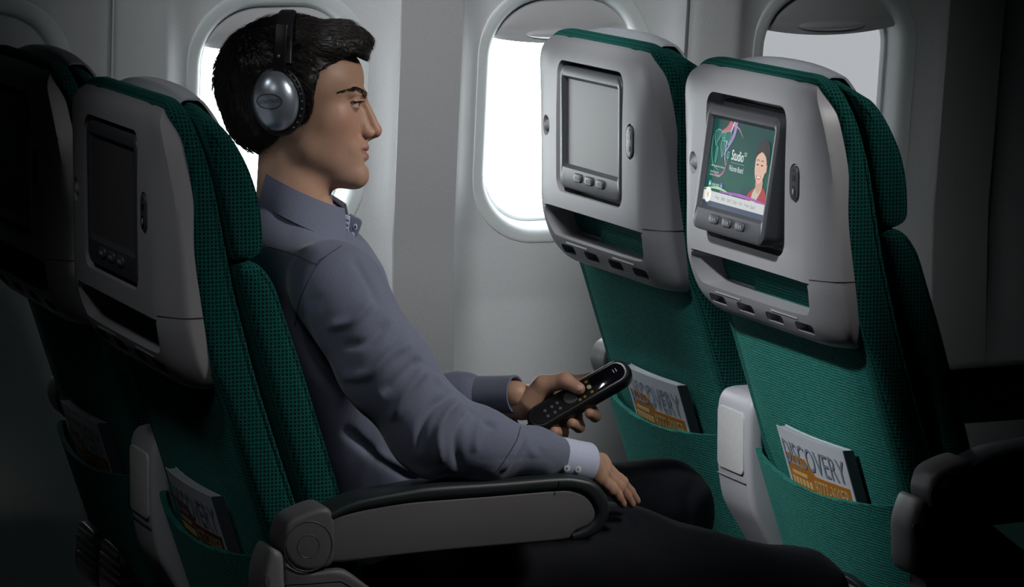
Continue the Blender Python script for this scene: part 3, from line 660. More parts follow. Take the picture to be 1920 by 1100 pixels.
def sdf_mesh(fn, lo, hi, h, B=8):
    lo = np.asarray(lo, float); nb = np.ceil((np.asarray(hi)-lo)/(h*B)).astype(int)
    ci = np.stack(np.meshgrid(*[np.arange(n) for n in nb], indexing='ij'), -1).reshape(-1, 3)
    cd = fn((lo+(ci+0.5)*B*h).astype(np.float32)); act = np.abs(cd) < B*h*1.45
    D = np.repeat(np.repeat(np.repeat(np.where(cd < 0, -1.0, 1.0).astype(np.float32).reshape(nb), B, 0), B, 1), B, 2)
    off = np.stack(np.meshgrid(*[np.arange(B)]*3, indexing='ij'), -1).reshape(-1, 3)
    A = ci[act]
    for s in range(0, len(A), 1500):
        idx = (A[s:s+1500, None, :]*B+off[None]).reshape(-1, 3)
        D[idx[:, 0], idx[:, 1], idx[:, 2]] = fn((lo+idx*h).astype(np.float32))
    I = D < 0; n = D.shape
    c8 = [(i, j, k) for i in (0, 1) for j in (0, 1) for k in (0, 1)]
    sl = lambda o: tuple(slice(o[d], n[d]-1+o[d]) for d in range(3))
    cnt = sum(I[sl(o)].astype(np.int8) for o in c8); cell = np.argwhere((cnt > 0) & (cnt < 8))
    vid = -np.ones([m-1 for m in n], np.int64); vid[cell[:, 0], cell[:, 1], cell[:, 2]] = np.arange(len(cell))
    acc = np.zeros((len(cell), 3)); num = np.zeros(len(cell))
    for a in c8:
        for ax in range(3):
            if a[ax] == 1: continue
            b = list(a); b[ax] = 1
            pa = cell+np.array(a); pb = cell+np.array(b)
            da = D[pa[:, 0], pa[:, 1], pa[:, 2]]; db = D[pb[:, 0], pb[:, 1], pb[:, 2]]
            m = (da < 0) != (db < 0); t = (da/(da-db+1e-20))[m]
            p = np.array(a, float)[None].repeat(m.sum(), 0); p[:, ax] = t; acc[m] += p; num[m] += 1
    V = lo+(cell+acc/num[:, None])*h
    F = []
    for ax in range(3):
        s0 = [slice(1, m-1) for m in n]; s0[ax] = slice(0, n[ax]-1); s1 = list(s0); s1[ax] = slice(1, n[ax])
        A0 = I[tuple(s0)]; A1 = I[tuple(s1)]; e = np.argwhere(A0 != A1); sg = A0[e[:, 0], e[:, 1], e[:, 2]]
        base = e.copy()
        for d in range(3):
            if d != ax: base[:, d] += 1
        u, v = (ax+1) % 3, (ax+2) % 3
        q = []
        for du, dv in ((-1, -1), (0, -1), (0, 0), (-1, 0)):
            c = base.copy(); c[:, u] += du; c[:, v] += dv; q.append(vid[c[:, 0], c[:, 1], c[:, 2]])
        q = np.stack(q, 1); q[~sg] = q[~sg][:, ::-1]; F.append(q[(q >= 0).all(1)])
    return V, np.concatenate(F)
def vnormals(V, F):
    n = np.cross(V[F[:, 2]]-V[F[:, 0]], V[F[:, 3]]-V[F[:, 1]]); N_ = np.zeros_like(V)
    for k in range(4): np.add.at(N_, F[:, k], n)
    return N_/(np.linalg.norm(N_, axis=1)[:, None]+1e-12)
def relax(V, F, it=2, lam=0.5):
    for _ in range(it):
        S = np.zeros_like(V); c = np.zeros(len(V))
        for a, b in ((0, 1), (1, 2), (2, 3), (3, 0)):
            np.add.at(S, F[:, a], V[F[:, b]]); np.add.at(S, F[:, b], V[F[:, a]]); np.add.at(c, F[:, a], 1); np.add.at(c, F[:, b], 1)
        V = V+lam*(S/np.maximum(c, 1)[:, None]-V)
    return V
def big_mesh(name, V, F, mat, parent, cols=None, **kw):
    me = bpy.data.meshes.new(name); me.vertices.add(len(V)); me.vertices.foreach_set('co', np.asarray(V, np.float32).ravel())
    k = F.shape[1]; me.loops.add(F.size); me.loops.foreach_set('vertex_index', F.ravel().astype(np.int32)); me.polygons.add(len(F))
    me.polygons.foreach_set('loop_start', (np.arange(len(F))*k).astype(np.int32))
    me.update(calc_edges=True); me.validate(); me.materials.append(mat); me.shade_smooth()
    if cols is not None:
        at = me.color_attributes.new('tint', 'FLOAT_COLOR', 'POINT'); at.data.foreach_set('color', np.asarray(cols, np.float32).ravel())
    ob = bpy.data.objects.new(name, me); COL.objects.link(ob); return finish(ob, parent, **kw)
def proj_arr(V):
    d = V-CAM; z = d@FW; return np.stack([960+FPX*(d@RT)/z, 550-FPX*(d@UP)/z], 1)
def line_disp(V, N_, lines):
    """raise (amp > 0) or press (amp < 0) the cloth along polylines read from the photograph, on the side facing it"""
    p = proj_arr(V); face = np.clip(-(N_@FW)*1.6, 0, 1); out = np.zeros(len(V))
    for pts, amp, wpx in lines:
        pts = crom(np.array(pts, float), 5, False) if len(pts) > 2 else np.array(pts, float)
        lo = pts.min(0)-4*wpx; hi = pts.max(0)+4*wpx; m = np.where(((p > lo) & (p < hi)).all(1) & (face > 0))[0]
        if not len(m): continue
        q = p[m]; best = np.full(len(m), 1e9); bt = np.zeros(len(m)); ns = len(pts)-1
        for i in range(ns):
            e = pts[i+1]-pts[i]; w = q-pts[i]; t = np.clip((w@e)/(e@e+1e-9), 0, 1); d = np.linalg.norm(w-t[:, None]*e, axis=1)
            k = d < best; best[k] = d[k]; bt[k] = (i+t[k])/ns
        ends = np.clip(np.minimum(bt, 1-bt)*5, 0.0, 1)
        out[m] += amp*np.exp(-(best/wpx)**2)*face[m]*(ends if abs(amp) > 0.0012 else 1)
    return V+N_*out[:, None]
def vnoise(P, s, seed=0):
    """smooth value noise"""
    P = np.asarray(P)*s+seed*17.3; i = np.floor(P).astype(np.int64); f = P-i; f = f*f*(3-2*f)
    def hsh(a, b, c): n = (a*374761393+b*668265263+c*1274126177+seed*362437) & 0x7fffffff; n = ((n ^ (n >> 13))*1274126177) & 0x7fffffff; return ((n ^ (n >> 16)) & 0xffff)/65535.0
    r = 0
    for dx in (0, 1):
        for dy in (0, 1):
            for dz in (0, 1):
                w = (f[:, 0] if dx else 1-f[:, 0])*(f[:, 1] if dy else 1-f[:, 1])*(f[:, 2] if dz else 1-f[:, 2]); r = r+w*hsh(i[:, 0]+dx, i[:, 1]+dy, i[:, 2]+dz)
    return r*2-1

# ------------------------------------------------------------------ passenger
def A(px, py, y): return aty(px, py, y)
HO = aty(545, 190, 0.0); KH = float((HO-CAM)@FW)/FPX
TX = np.array([syw, cyw, 0.0]); HR = np.stack([RT, TX, (0, 0, 1.0)], 1)            # head axes: forward, away from camera, up
def H(px, py, t=0.0):
    t = t*KH; return np.array([(px-545)*KH, t, (-(py-190)*KH-t*spt)/cpt])
def head_world(V): return HO+np.asarray(V)@HR.T
def to_head(P): return (np.asarray(P)-HO)@HR
K = KH
person = empty('person', (0.42, 0, 0.0), label='dark-haired man in blue-grey shirt and headphones, seated and looking forward', cat='person')
person.matrix_world = Matrix.Translation((0.42, 0, 0))
def child(o):
    o.parent = person; o.matrix_parent_inverse = Matrix.Translation((-0.42, 0, 0)); return o

def face_shape():
    s = Shape()
    s.ell(H(543, 152), np.array((127, 99, 110))*K)
    s.ell(H(598, 150), np.array((85, 84, 72))*K, 20*K)
    s.ell(H(614, 232), np.array((66, 71, 100))*K, 18*K)
    s.ell(H(648, 284), np.array((37, 42, 38))*K, 14*K)
    s.ell(H(664, 328), np.array((22, 25, 19))*K, 10*K); s.ell(H(667, 265), np.array((22, 24, 15))*K, 8*K)
    for g in (-1, 1): s.ell(H(598, 252, g*48), np.array((46, 30, 44))*K, 24*K)
    for g in (-1, 1):
        s.cap(H(662, 326, g*14), H(580, 284, g*58), 20*K, 24*K, 26*K)
        s.ell(H(626, 222, g*52), np.array((32, 24, 26))*K, 24*K)
    s.ell(H(632, 324), np.array((50, 44, 27))*K, 14*K)
    s.cap(H(553, 235), H(546, 430), 66*K, 72*K, 22*K)
    for g in (-1, 1):
        s.cap(H(679, 178, g*8), H(662, 176, g*50), 10*K, 9*K, 10*K)
        s.cut(lambda P, g=g: d_ell(P, H(690, 197, g*39), np.array((20, 23, 12))*K), 9*K)
    s.cap(H(681, 190), H(703, 241), 8.5*K, 11*K, 7*K)
    s.ell(H(705, 245), np.array((11.3, 12.5, 11.5))*K, 4*K)
    for g in (-1, 1):
        s.cap(H(676, 212, g*8), H(686, 244, g*11), 7*K, 8*K, 8*K)
        s.ell(H(689, 249.5, g*13), np.array((12.5, 8, 9.5))*K, 4*K)
        s.cut(lambda P, g=g: d_ell(P, H(699, 258.5, g*7.5), np.array((8, 3.8, 3.4))*K), 2*K)
        s.cut(lambda P, g=g: d_cap(P, H(676, 238, g*23), H(674, 252, g*24), 1.6*K, 1.6*K), 5*K)
    s.cap(H(705, 251), H(690, 258), 6*K, 6*K, 3*K)
    for g in (-1, 1):       # lids over the eyeball with an almond opening
        c = H(661, 195, g*37)
        s.ops.append(('u', lambda P, c=c: d_ell(P, c, np.array((17.6,)*3)*K), 3*K))
        f = np.array((0.80, g*0.60, -0.06)); f /= np.linalg.norm(f); l = np.cross((0, 0, 1.0), f); l /= np.linalg.norm(l); u = np.cross(f, l); Rm = np.stack([f, l, u], 1)
        s.ops.append(('s', lambda P, c=c, f=f, Rm=Rm: d_ell(P, c+f*16*K, np.array((9, 13, 4.3))*K, Rm), 1.2*K))
        s.cap(c+Rm@np.array((16.6, -12, 7.5))*K, c+Rm@np.array((17.6, 12, 6.5))*K, 2.6*K, 2.6*K, 2.5*K)
    for g in (-1, 1):
        s.chain([H(684.5, 275.5, 0), H(681.5, 276.5, g*12), H(667, 280, g*26)], [6.8*K, 6*K, 2.4*K], 3*K)
        s.chain([H(682.5, 293, 0), H(679, 292, g*12), H(667, 284, g*25)], [8.2*K, 7*K, 2.4*K], 3*K)
        s.cut(lambda P, g=g: np.minimum(d_cap(P, H(693, 283.5, 0), H(684, 282.5, g*14), 1.5*K, 1.5*K), d_cap(P, H(684, 282.5, g*14), H(663, 279, g*29), 1.5*K, 1.8*K)), 1.6*K)
        s.ell(H(654, 278, g*35), np.array((10, 8, 12))*K, 14*K)
    s.cut(lambda P: d_ell(P, H(693, 305.5), np.array((7, 20, 4))*K), 5*K)
    for g in (-1, 1): s.ell(H(540, 206, g*97), np.array((19, 9, 33))*K, 5*K)
    return s
FACE = face_shape()
hv, hf = sdf_mesh(FACE, H(400, 432, 0)-np.array((0, 0.095, 0)), H(730, 25, 0)+np.array((0, 0.095, 0)), 0.00135)
hv = relax(hv, hf, 1, 0.4)
# complexion: lips redder, cheek and nose warmer, shaved jaw cooler
ip = np.stack([545+hv[:, 0]/K, 190-(hv[:, 2]*cpt+hv[:, 1]*spt)/K, hv[:, 1]/K], 1)
def blob(px, py, t, r): return np.exp(-(((ip[:, 0]-px)/r[0])**2+((ip[:, 1]-py)/r[1])**2+((np.abs(ip[:, 2])-abs(t))/r[2])**2))
lipline = np.clip((np.abs(ip[:, 2])-0)/27, 0, 1)
lc = np.where(ip[:, 1] < 283, 276.5+lipline*3.5, 292.5-lipline*9.5); lr = np.where(ip[:, 1] < 283, 5.4-lipline*3.6, 7.2-lipline*5.4)
lips = np.clip(1.35-((ip[:, 1]-lc)/np.maximum(lr, .8))**2, 0, 1)*(ip[:, 0] > 660)*(np.abs(ip[:, 2]) < 27)*((ip[:, 0]-(688-np.abs(ip[:, 2])*.75)) > -7)
red = np.clip(0.8*blob(650, 238, 50, (40, 30, 40))+0.7*blob(712, 246, 0, (14, 14, 20)), 0, 1)
stub = np.clip(0.9*blob(655, 318, 25, (55, 30, 60))+0.6*blob(690, 266, 0, (14, 8, 26))+.5*blob(600, 280, 60, (40, 40, 50)), 0, 1)*(1-lips)
HCOL = np.stack([lips, red, stub, np.ones(len(hv))], 1)
soft = (np.clip((672-ip[:, 0])/10, 0, 1)*(1-np.clip(1.6-np.abs(ip[:, 1]-196)/14, 0, 1)*(ip[:, 0] > 636))*(1-np.clip(1.5-np.abs(ip[:, 1]-284)/16, 0, 1)*(ip[:, 0] > 652)))[:, None]
h0 = hv.copy(); hs_ = relax(hv, hf, 40, 0.6); hv = h0+(hs_-h0)*soft
hv_w = head_world(hv)

m, nt, b = new_mat('skin'); L_ = nt.links.new
at = N(nt, 'ShaderNodeAttribute', attribute_name='tint'); sp = N(nt, 'ShaderNodeSeparateColor'); L_(at.outputs['Color'], sp.inputs[0])
tcn = N(nt, 'ShaderNodeTexCoord'); nz = N(nt, 'ShaderNodeTexNoise'); setin(nz, Scale=60.0, Detail=5.0); L_(tcn.outputs['Object'], nz.inputs['Vector'])
def mixc(a, c, fac):
    x = N(nt, 'ShaderNodeMix', data_type='RGBA'); L_(a, x.inputs[6]) if not isinstance(a, tuple) else setattr(x.inputs[6], 'default_value', (*a, 1)); x.inputs[7].default_value = (*c, 1); L_(fac, x.inputs[0]); return x.outputs[2]
def scl(o, f): x = N(nt, 'ShaderNodeMath', operation='MULTIPLY'); L_(o, x.inputs[0]); x.inputs[1].default_value = f; return x.outputs[0]
c = mixc((0.46, 0.272, 0.185), (0.55, 0.335, 0.235), nz.outputs[0])
c = mixc(c, (0.55, 0.25, 0.19), scl(sp.outputs[1], 0.6)); c = mixc(c, (0.28, 0.175, 0.145), scl(sp.outputs[2], 0.55)); c = mixc(c, (0.36, 0.13, 0.125), scl(sp.outputs[0], 0.85))
L_(c, b.inputs['Base Color']); b.inputs['Roughness'].default_value = 0.48; b.inputs['Specular IOR Level'].default_value = 0.4
b.inputs['Subsurface Weight'].default_value = 0.12; b.inputs['Subsurface Radius'].default_value = (0.008, 0.003, 0.0015); b.inputs['Subsurface Scale'].default_value = 0.6
n2 = N(nt, 'ShaderNodeTexNoise'); setin(n2, Scale=1400.0, Detail=2.0); L_(tcn.outputs['Object'], n2.inputs['Vector'])
bp = N(nt, 'ShaderNodeBump'); setin(bp, Strength=0.12, Distance=0.0004); L_(n2.outputs[0], bp.inputs['Height']); L_(bp.outputs[0], b.inputs['Normal'])
M['skin'] = m

# skeleton ---------------------------------------------------------------
NECK0 = head_world(H(548, 425)[None])[0]
HIP = {-1: v3(0.42, -0.095, 0.515), 1: v3(0.42, 0.095, 0.505)}
KNEE = {-1: A(1492, 1128, -0.12), 1: A(1240, 958, 0.125)}
FOOT = {-1: np.array((1.08, -0.12, 0.07)), 1: np.array((0.80, 0.12, 0.07))}
SH = {-1: A(634, 545, -0.190), 1: A(520, 478, 0.185)}
ARM_R = [SH[-1], A(722, 690, -0.235), A(814, 812, -0.268), A(905, 836, -0.272), A(1000, 848, -0.268), A(1090, 866, -0.252)]
ARM_L = [SH[1], A(630, 620, 0.235), A(740, 757, 0.25), A(866, 744, 0.20), A(968, 739, 0.135)]
R0 = A(1087, 744, 0.085)
ax_a = A(1166, 697, 0.070)-A(1006, 789, 0.098); ax_a /= np.linalg.norm(ax_a)
iu = UP*math.cos(math.radians(30))-RT*math.sin(math.radians(30)); ax_n = -FW*0.80+iu*0.55; ax_n -= ax_a*(ax_a@ax_n); ax_n /= np.linalg.norm(ax_n)
ax_b = np.cross(ax_n, ax_a)                                                          # towards the upper edge of the handset
RM = np.stack([ax_a, ax_b, ax_n], 1)
def RL(a, b_, n): return R0+RM@np.array((a, b_, n))

def hand_right():
    s = Shape(); W0 = ARM_R[-1]
    mcp = [A(1127, 867, -0.187), A(1131, 875, -0.206), A(1129, 885, -0.226), A(1121, 896, -0.243)]
    pip = [A(1159, 899, -0.173), A(1165, 904, -0.191), A(1160, 912, -0.211), A(1146, 917, -0.229)]
    dip = [A(1175, 919, -0.166), A(1181, 922, -0.183), A(1174, 929, -0.202), A(1158, 931, -0.220)]
    tip = [A(1186, 936, -0.161), A(1193, 938, -0.178), A(1184, 944, -0.197), A(1167, 944, -0.214)]
    s.cap(ARM_R[-2], W0, 0.027, 0.0235)
    for q in range(4): s.cap(W0+(mcp[q]-W0)*0.15, mcp[q], 0.0185, 0.0112, 0.008)
    for q in range(4):
        s.cap(mcp[q], pip[q], 0.0094, 0.0084, 0.004); s.cap(pip[q], dip[q], 0.0084, 0.0072, 0.003); s.cap(dip[q], tip[q], 0.0072, 0.0058, 0.003)
        s.ell(mcp[q]+UP*0.003-FW*0.003, (0.0098,)*3, 0.005); s.ell(pip[q]-FW*0.001, (0.0090,)*3, 0.003)
    s.chain([W0+(mcp[0]-W0)*0.2, A(1118, 872, -0.172), A(1138, 893, -0.160), A(1150, 910, -0.155)], [0.015, 0.0125, 0.0105, 0.0085], 0.007)
    return s, tip, dip
def hand_left():
    s = Shape(); W0 = RL(-0.074, 0.047, -0.010)
    mcp = [RL(0.000, 0.041, -0.019), RL(-0.013, 0.038, -0.029), RL(-0.029, 0.033, -0.032), RL(-0.044, 0.027, -0.031)]
    pip = [RL(0.026, 0.033, -0.026), RL(0.006, 0.008, -0.038), RL(-0.017, 0.002, -0.040), RL(-0.039, -0.002, -0.037)]
    dip = [RL(0.037, 0.018, -0.026), RL(0.006, -0.021, -0.030), RL(-0.021, -0.023, -0.030), RL(-0.045, -0.021, -0.026)]
    tip = [RL(0.041, 0.000, -0.0225), RL(0.000, -0.0275, -0.006), RL(-0.028, -0.0280, -0.005), RL(-0.055, -0.0260, -0.004)]
    s.cap(ARM_L[-2], W0, 0.0235, 0.0240)
    for q in range(4): s.cap(W0+(mcp[q]-W0)*0.1, mcp[q], 0.0195, 0.0115, 0.008)
    for q in range(4):
        s.cap(mcp[q], pip[q], 0.0102, 0.0092, 0.004); s.cap(pip[q], dip[q], 0.0092, 0.0083, 0.0025); s.cap(dip[q], tip[q], 0.0083, 0.0072, 0.0025)
        s.ell(pip[q], (0.0098,)*3, 0.003)
    th = [RL(-0.064, 0.034, 0.002), RL(-0.036, 0.037, 0.0165), RL(-0.007, 0.021, 0.0225), RL(0.004, 0.000, 0.0195)]
    s.chain(th, [0.0175, 0.0135, 0.0108, 0.0088], 0.006); s.ell(th[2], (0.0115,)*3, 0.003)
    return s, tip, dip, th
hR, tipR, dipR = hand_right(); hL, tipL, dipL, thL = hand_left()
def box_of(pts, m): p = np.array(pts); return p.min(0)-m, p.max(0)+m
parts = [(hv_w, hf, HCOL)]
for hs, pts, c in ((hR, [ARM_R[-2]]+tipR+[ARM_R[-1]], ARM_R), (hL, [ARM_L[-2], RL(-0.07, 0.06, 0), RL(0.05, 0.06, 0.03), RL(0.05, -0.045, -0.05)]+tipL, ARM_L)):
    lo, hi = box_of(pts, 0.032); V, F = sdf_mesh(hs, lo, hi, 0.0014)
    cc = np.zeros((len(V), 4)); cc[:, 3] = 1
    ref = np.array(tipR+dipR if hs is hR else tipL+dipL+[thL[-1]]+thL[1:3]); dd = np.min(np.linalg.norm(V[:, None]-ref[None], axis=2), 1); cc[:, 1] = np.exp(-(dd/0.011)**2)*0.9
    parts.append((V, F, cc))
# trunk and limbs under the clothes: the clothed volume, drawn in
CH = A(592, 625, 0.0); PEL = np.array((0.415, 0, 0.50))
ss = Shape()
ss.ell(CH+np.array((0, 0, 0.005)), (0.096, 0.150, 0.145)); ss.ell((CH+PEL)/2, (0.110, 0.155, 0.15), 0.05); ss.ell(PEL+np.array((-0.01, 0, 0.03)), (0.13, 0.175, 0.10), 0.05)
ss.cap(NECK0+np.array((0.000, 0, -0.066)), CH, 0.056, 0.085, 0.03)
for g in (-1, 1):
    ss.cap(NECK0+np.array((-0.012, g*0.035, -0.056)), SH[g]+np.array((-0.004, -g*0.02, 0.010)), 0.044, 0.048, 0.05)
ss.cap(A(522, 446, 0.0), CH+np.array((-0.02, 0, 0.05)), 0.060, 0.085, 0.06)
ss.chain(ARM_R[:5]+[A(1046, 858, -0.263)], [0.060, 0.0555, 0.0525, 0.0440, 0.0300, 0.0255], 0.022)
ss.chain(ARM_L[:4]+[A(880, 742, 0.192)], [0.060, 0.054, 0.048, 0.030, 0.029], 0.022)
ts = Shape(); ts.ell(PEL+np.array((0.01, 0, -0.01)), (0.135, 0.175, 0.095))
for g in (-1, 1):
    mid = (HIP[g]+KNEE[g])/2
    ts.chain([HIP[g], mid, KNEE[g], (KNEE[g]*0.45+FOOT[g]*0.55), FOOT[g]+np.array((0, 0, 0.06))], [0.092, 0.086, 0.066, 0.058, 0.055], 0.04)
def trunk(P):
    d = smin(ss(P)+0.011, ts(P)+0.011, 0.02); d = smin(d, d_cap(P, NECK0+np.array((0, 0, 0.05)), CH, 0.048, 0.06), 0.02)
    d = smin(d, np.minimum(d_cap(P, ARM_R[4], ARM_R[5], 0.021, 0.020), d_cap(P, ARM_L[3], ARM_L[4], 0.021, 0.020)), 0.01)
    for g in (-1, 1): d = smin(d, d_cap(P, FOOT[g]+np.array((0, 0, 0.05)), FOOT[g]+np.array((0.15, 0, -0.02)), 0.034, 0.026), 0.02)
    return d
V, F = sdf_mesh(trunk, (0.08, -0.40, 0.02), (1.36, 0.40, NECK0[2]+0.06), 0.008)
parts.insert(0, (V, F, np.tile([0, 0, 0, 1.0], (len(V), 1))))
o = 0; VV, FF, CC = [], [], []
for V, F, c_ in parts: VV.append(V); FF.append(F+o); CC.append(c_); o += len(V)
child(big_mesh('body', np.concatenate(VV), np.concatenate(FF), M['skin'], None, np.concatenate(CC)))

# eyes
M['eye'], nt, b = new_mat('eye'); L_ = nt.links.new
gm = N(nt, 'ShaderNodeTexCoord'); ln = N(nt, 'ShaderNodeVectorMath', operation='DISTANCE'); L_(gm.outputs['Object'], ln.inputs[0]); ln.inputs[1].default_value = (0.0112, 0, 0)
rp_ = N(nt, 'ShaderNodeValToRGB'); L_(ln.outputs['Value'], rp_.inputs[0])
mr = N(nt, 'ShaderNodeMapRange'); mr.inputs[2].default_value = 0.012; L_(ln.outputs['Value'], mr.inputs[0]); L_(mr.outputs[0], rp_.inputs[0])
e = rp_.color_ramp.elements; e[0].position = 0.17; e[0].color = (0.003, 0.003, 0.003, 1); e[1].position = 0.22; e[1].color = (0.06, 0.03, 0.015, 1)
for pos, cl in ((0.42, (0.10, 0.05, 0.025, 1)), (0.48, (0.02, 0.015, 0.012, 1)), (0.54, (0.62, 0.58, 0.56, 1))): q = e.new(pos); q.color = cl
L_(rp_.outputs[0], b.inputs['Base Color']); b.inputs['Roughness'].default_value = 0.08; b.inputs['Coat Weight'].default_value = 0.6
for g in (-1, 1):
    mb = MB(); r = 16.2*K
    rings = [[(r*math.cos(a), r*math.sin(a)*math.cos(t), r*math.sin(a)*math.sin(t)) for t in np.arange(24)*2*math.pi/24] for a in np.linspace(0.02, math.pi-0.02, 20)]
    eo = mb.loft(rings).build('eye', M['eye'], None, 80)
    c = head_world(H(661, 195, g*37)[None])[0]
    gaze = HR@np.array((0.97, 0.02 - 0.10*1, -0.03)); gaze /= np.linalg.norm(gaze)
    eo.matrix_world = Matrix.Translation(c) @ Vector(gaze).to_track_quat('X', 'Z').to_matrix().to_4x4()
    eo.parent = person; eo.matrix_parent_inverse = Matrix.Translation((-0.42, 0, 0))

# hair ---------------------------------------------------------------
M['hair'], nt, b = new_mat('dark_hair'); L_ = nt.links.new
b.inputs['Base Color'].default_value = (0.009, 0.007, 0.006, 1); b.inputs['Roughness'].default_value = 0.46; b.inputs['Specular IOR Level'].default_value = 0.45
hs = Shape()
hs.ell(H(541, 151), np.array((139, 108, 122))*K); hs.ell(H(500, 215), np.array((76, 92, 70))*K, 22*K); hs.ell(H(632, 92), np.array((62, 80, 52))*K, 18*K)
hs.ell(H(667, 80), np.array((32, 60, 22))*K, 12*K); hs.ell(H(590, 180, 0), np.array((22, 99, 52))*K, 14*K)
line = [(690, 116), (676, 110), (664, 105), (642, 116), (620, 129), (604, 142), (599, 156), (595, 175), (592, 204), (584, 229), (574, 240), (556, 236), (535, 250), (510, 274), (486, 288), (470, 330), (470, 480), (800, 480), (800, 120), (716, 122)]
def hairline(P):
    q = np.stack([545+P[:, 0]/K, 190-(P[:, 2]*cpt-np.abs(P[:, 1])*spt)/K], 1); return d_poly(q, line)*K
hs.cut(hairline, 5*K)
hs.cut(lambda P: FACE(P)+3.0*K, 0.0)
gv, gf = sdf_mesh(hs, H(385, 300, 0)-np.array((0, 0.09, 0)), H(715, 15, 0)+np.array((0, 0.09, 0)), 0.0016)
gn = vnormals(gv, gf)
def flow(P):
    """combing direction: away from the crown, forward over the top, down at the sides and back"""
    cr = H(480, 62); d = P-cr; side = np.clip((0.02-P[:, 2]+0.03*np.abs(P[:, 1])/0.07)/0.06, 0, 1)[:, None]
    top = np.stack([np.ones(len(P)), 0.25*np.sign(P[:, 1]+1e-6)*np.minimum(np.abs(P[:, 1])/0.05, 1), -0.25+0*P[:, 0]], 1)
    back = np.clip((-0.02-P[:, 0])/0.05, 0, 1)[:, None]
    dn = np.stack([0.15-0.1*(P[:, 0] < 0), 0*P[:, 0], -np.ones(len(P))], 1)
    f = top*(1-side)*(1-back)+dn*np.maximum(side, back); return f/(np.linalg.norm(f, axis=1)[:, None]+1e-9)
fl = flow(gv); fl -= gn*np.sum(fl*gn, 1)[:, None]
pp = gv-fl*np.sum(gv*fl, 1)[:, None]*0.85
clump = 0.0012*vnoise(pp, 130, 3)+0.0006*vnoise(pp, 300, 4)+0.0022*vnoise(gv, 45, 5)
child(big_mesh('hair', head_world(gv+gn*clump[:, None]), gf, M['hair'], None))
def strands(name, roots, nrm, dirs, length, lift, rad, mat, curl=0.0, nseg=5):
    n = len(roots); L = length[:, None]; t = dirs-nrm*np.sum(dirs*nrm, 1)[:, None]*0.85; t /= np.linalg.norm(t, axis=1)[:, None]+1e-9
    side = np.cross(t, nrm); side /= np.linalg.norm(side, axis=1)[:, None]+1e-9; V = []; F = []
    for k in range(nseg+1):
        s_ = k/nseg; p = roots+t*L*s_+nrm*(lift[:, None]*math.sin(s_*math.pi*0.75)-0.0012*(s_ < 0.1))+side*(curl*(s_*s_))[:, None] if np.ndim(curl) else roots+t*L*s_+nrm*lift[:, None]*math.sin(s_*math.pi*0.75)
        r = rad*(1-0.8*s_)
        V.append(np.stack([p+side*r, p-side*r*0.5+nrm*r*0.8, p-side*r*0.5-nrm*r*0.8], 1))
    V = np.stack(V, 1).reshape(n, (nseg+1)*3, 3); base = np.arange(n)[:, None]*((nseg+1)*3)
    q = []
    for k in range(nseg):
        for j in range(3): q.append((k*3+j, k*3+(j+1) % 3, k*3+3+(j+1) % 3, k*3+3+j))
    F = (np.array(q)[None]+base[:, :, None]).reshape(-1, 4)
    return child(big_mesh(name, head_world(V.reshape(-1, 3)), F, mat, None))
ok = np.where((hairline(gv) > 7*K) & (FACE(gv.astype(np.float32)) > 4*K))[0]
pick = rng.choice(ok, 5200); ln_ = rng.uniform(0.012, 0.026, len(pick)); lf = rng.uniform(0.0008, 0.0032, len(pick))
dirs = fl[pick]+rng.normal(0, 0.14, (len(pick), 3)); frontq = np.clip((gv[pick][:, 0]-0.06)/0.04, 0, 1); ln_ *= 1-0.5*frontq; lf *= 1-0.6*frontq
keep = hairline(gv[pick]+dirs*ln_[:, None]*1.05) > 0.5*K; pick, ln_, lf, dirs = pick[keep], ln_[keep], lf[keep], dirs[keep]
st = strands('hair_strands', gv[pick], gn[pick], dirs, ln_, lf, 0.00042, M['hair'], rng.normal(0, 0.003, len(pick)))
st['kind'] = 'stuff'
okb = np.where((hairline(gv) > -1.0*K) & (hairline(gv) < 7*K) & (FACE(gv.astype(np.float32)) > -1*K))[0]
pick = rng.choice(okb, 1500); ln_ = rng.uniform(0.004, 0.009, len(pick)); dirs = fl[pick]*0.6+np.array((-0.15, 0, -0.75))+rng.normal(0, 0.12, (len(pick), 3)); dirs[gv[pick][:, 2] > H(600, 125)[2]] = fl[pick][gv[pick][:, 2] > H(600, 125)[2]]
keep = hairline(gv[pick]+dirs*ln_[:, None]) > -5*K; pick, ln_, dirs = pick[keep], ln_[keep], dirs[keep]
st = strands('hairline_strands', gv[pick], gn[pick], dirs, ln_, np.full(len(pick), 0.0006), 0.00032, M['hair'], rng.normal(0, 0.001, len(pick))); st['kind'] = 'stuff'
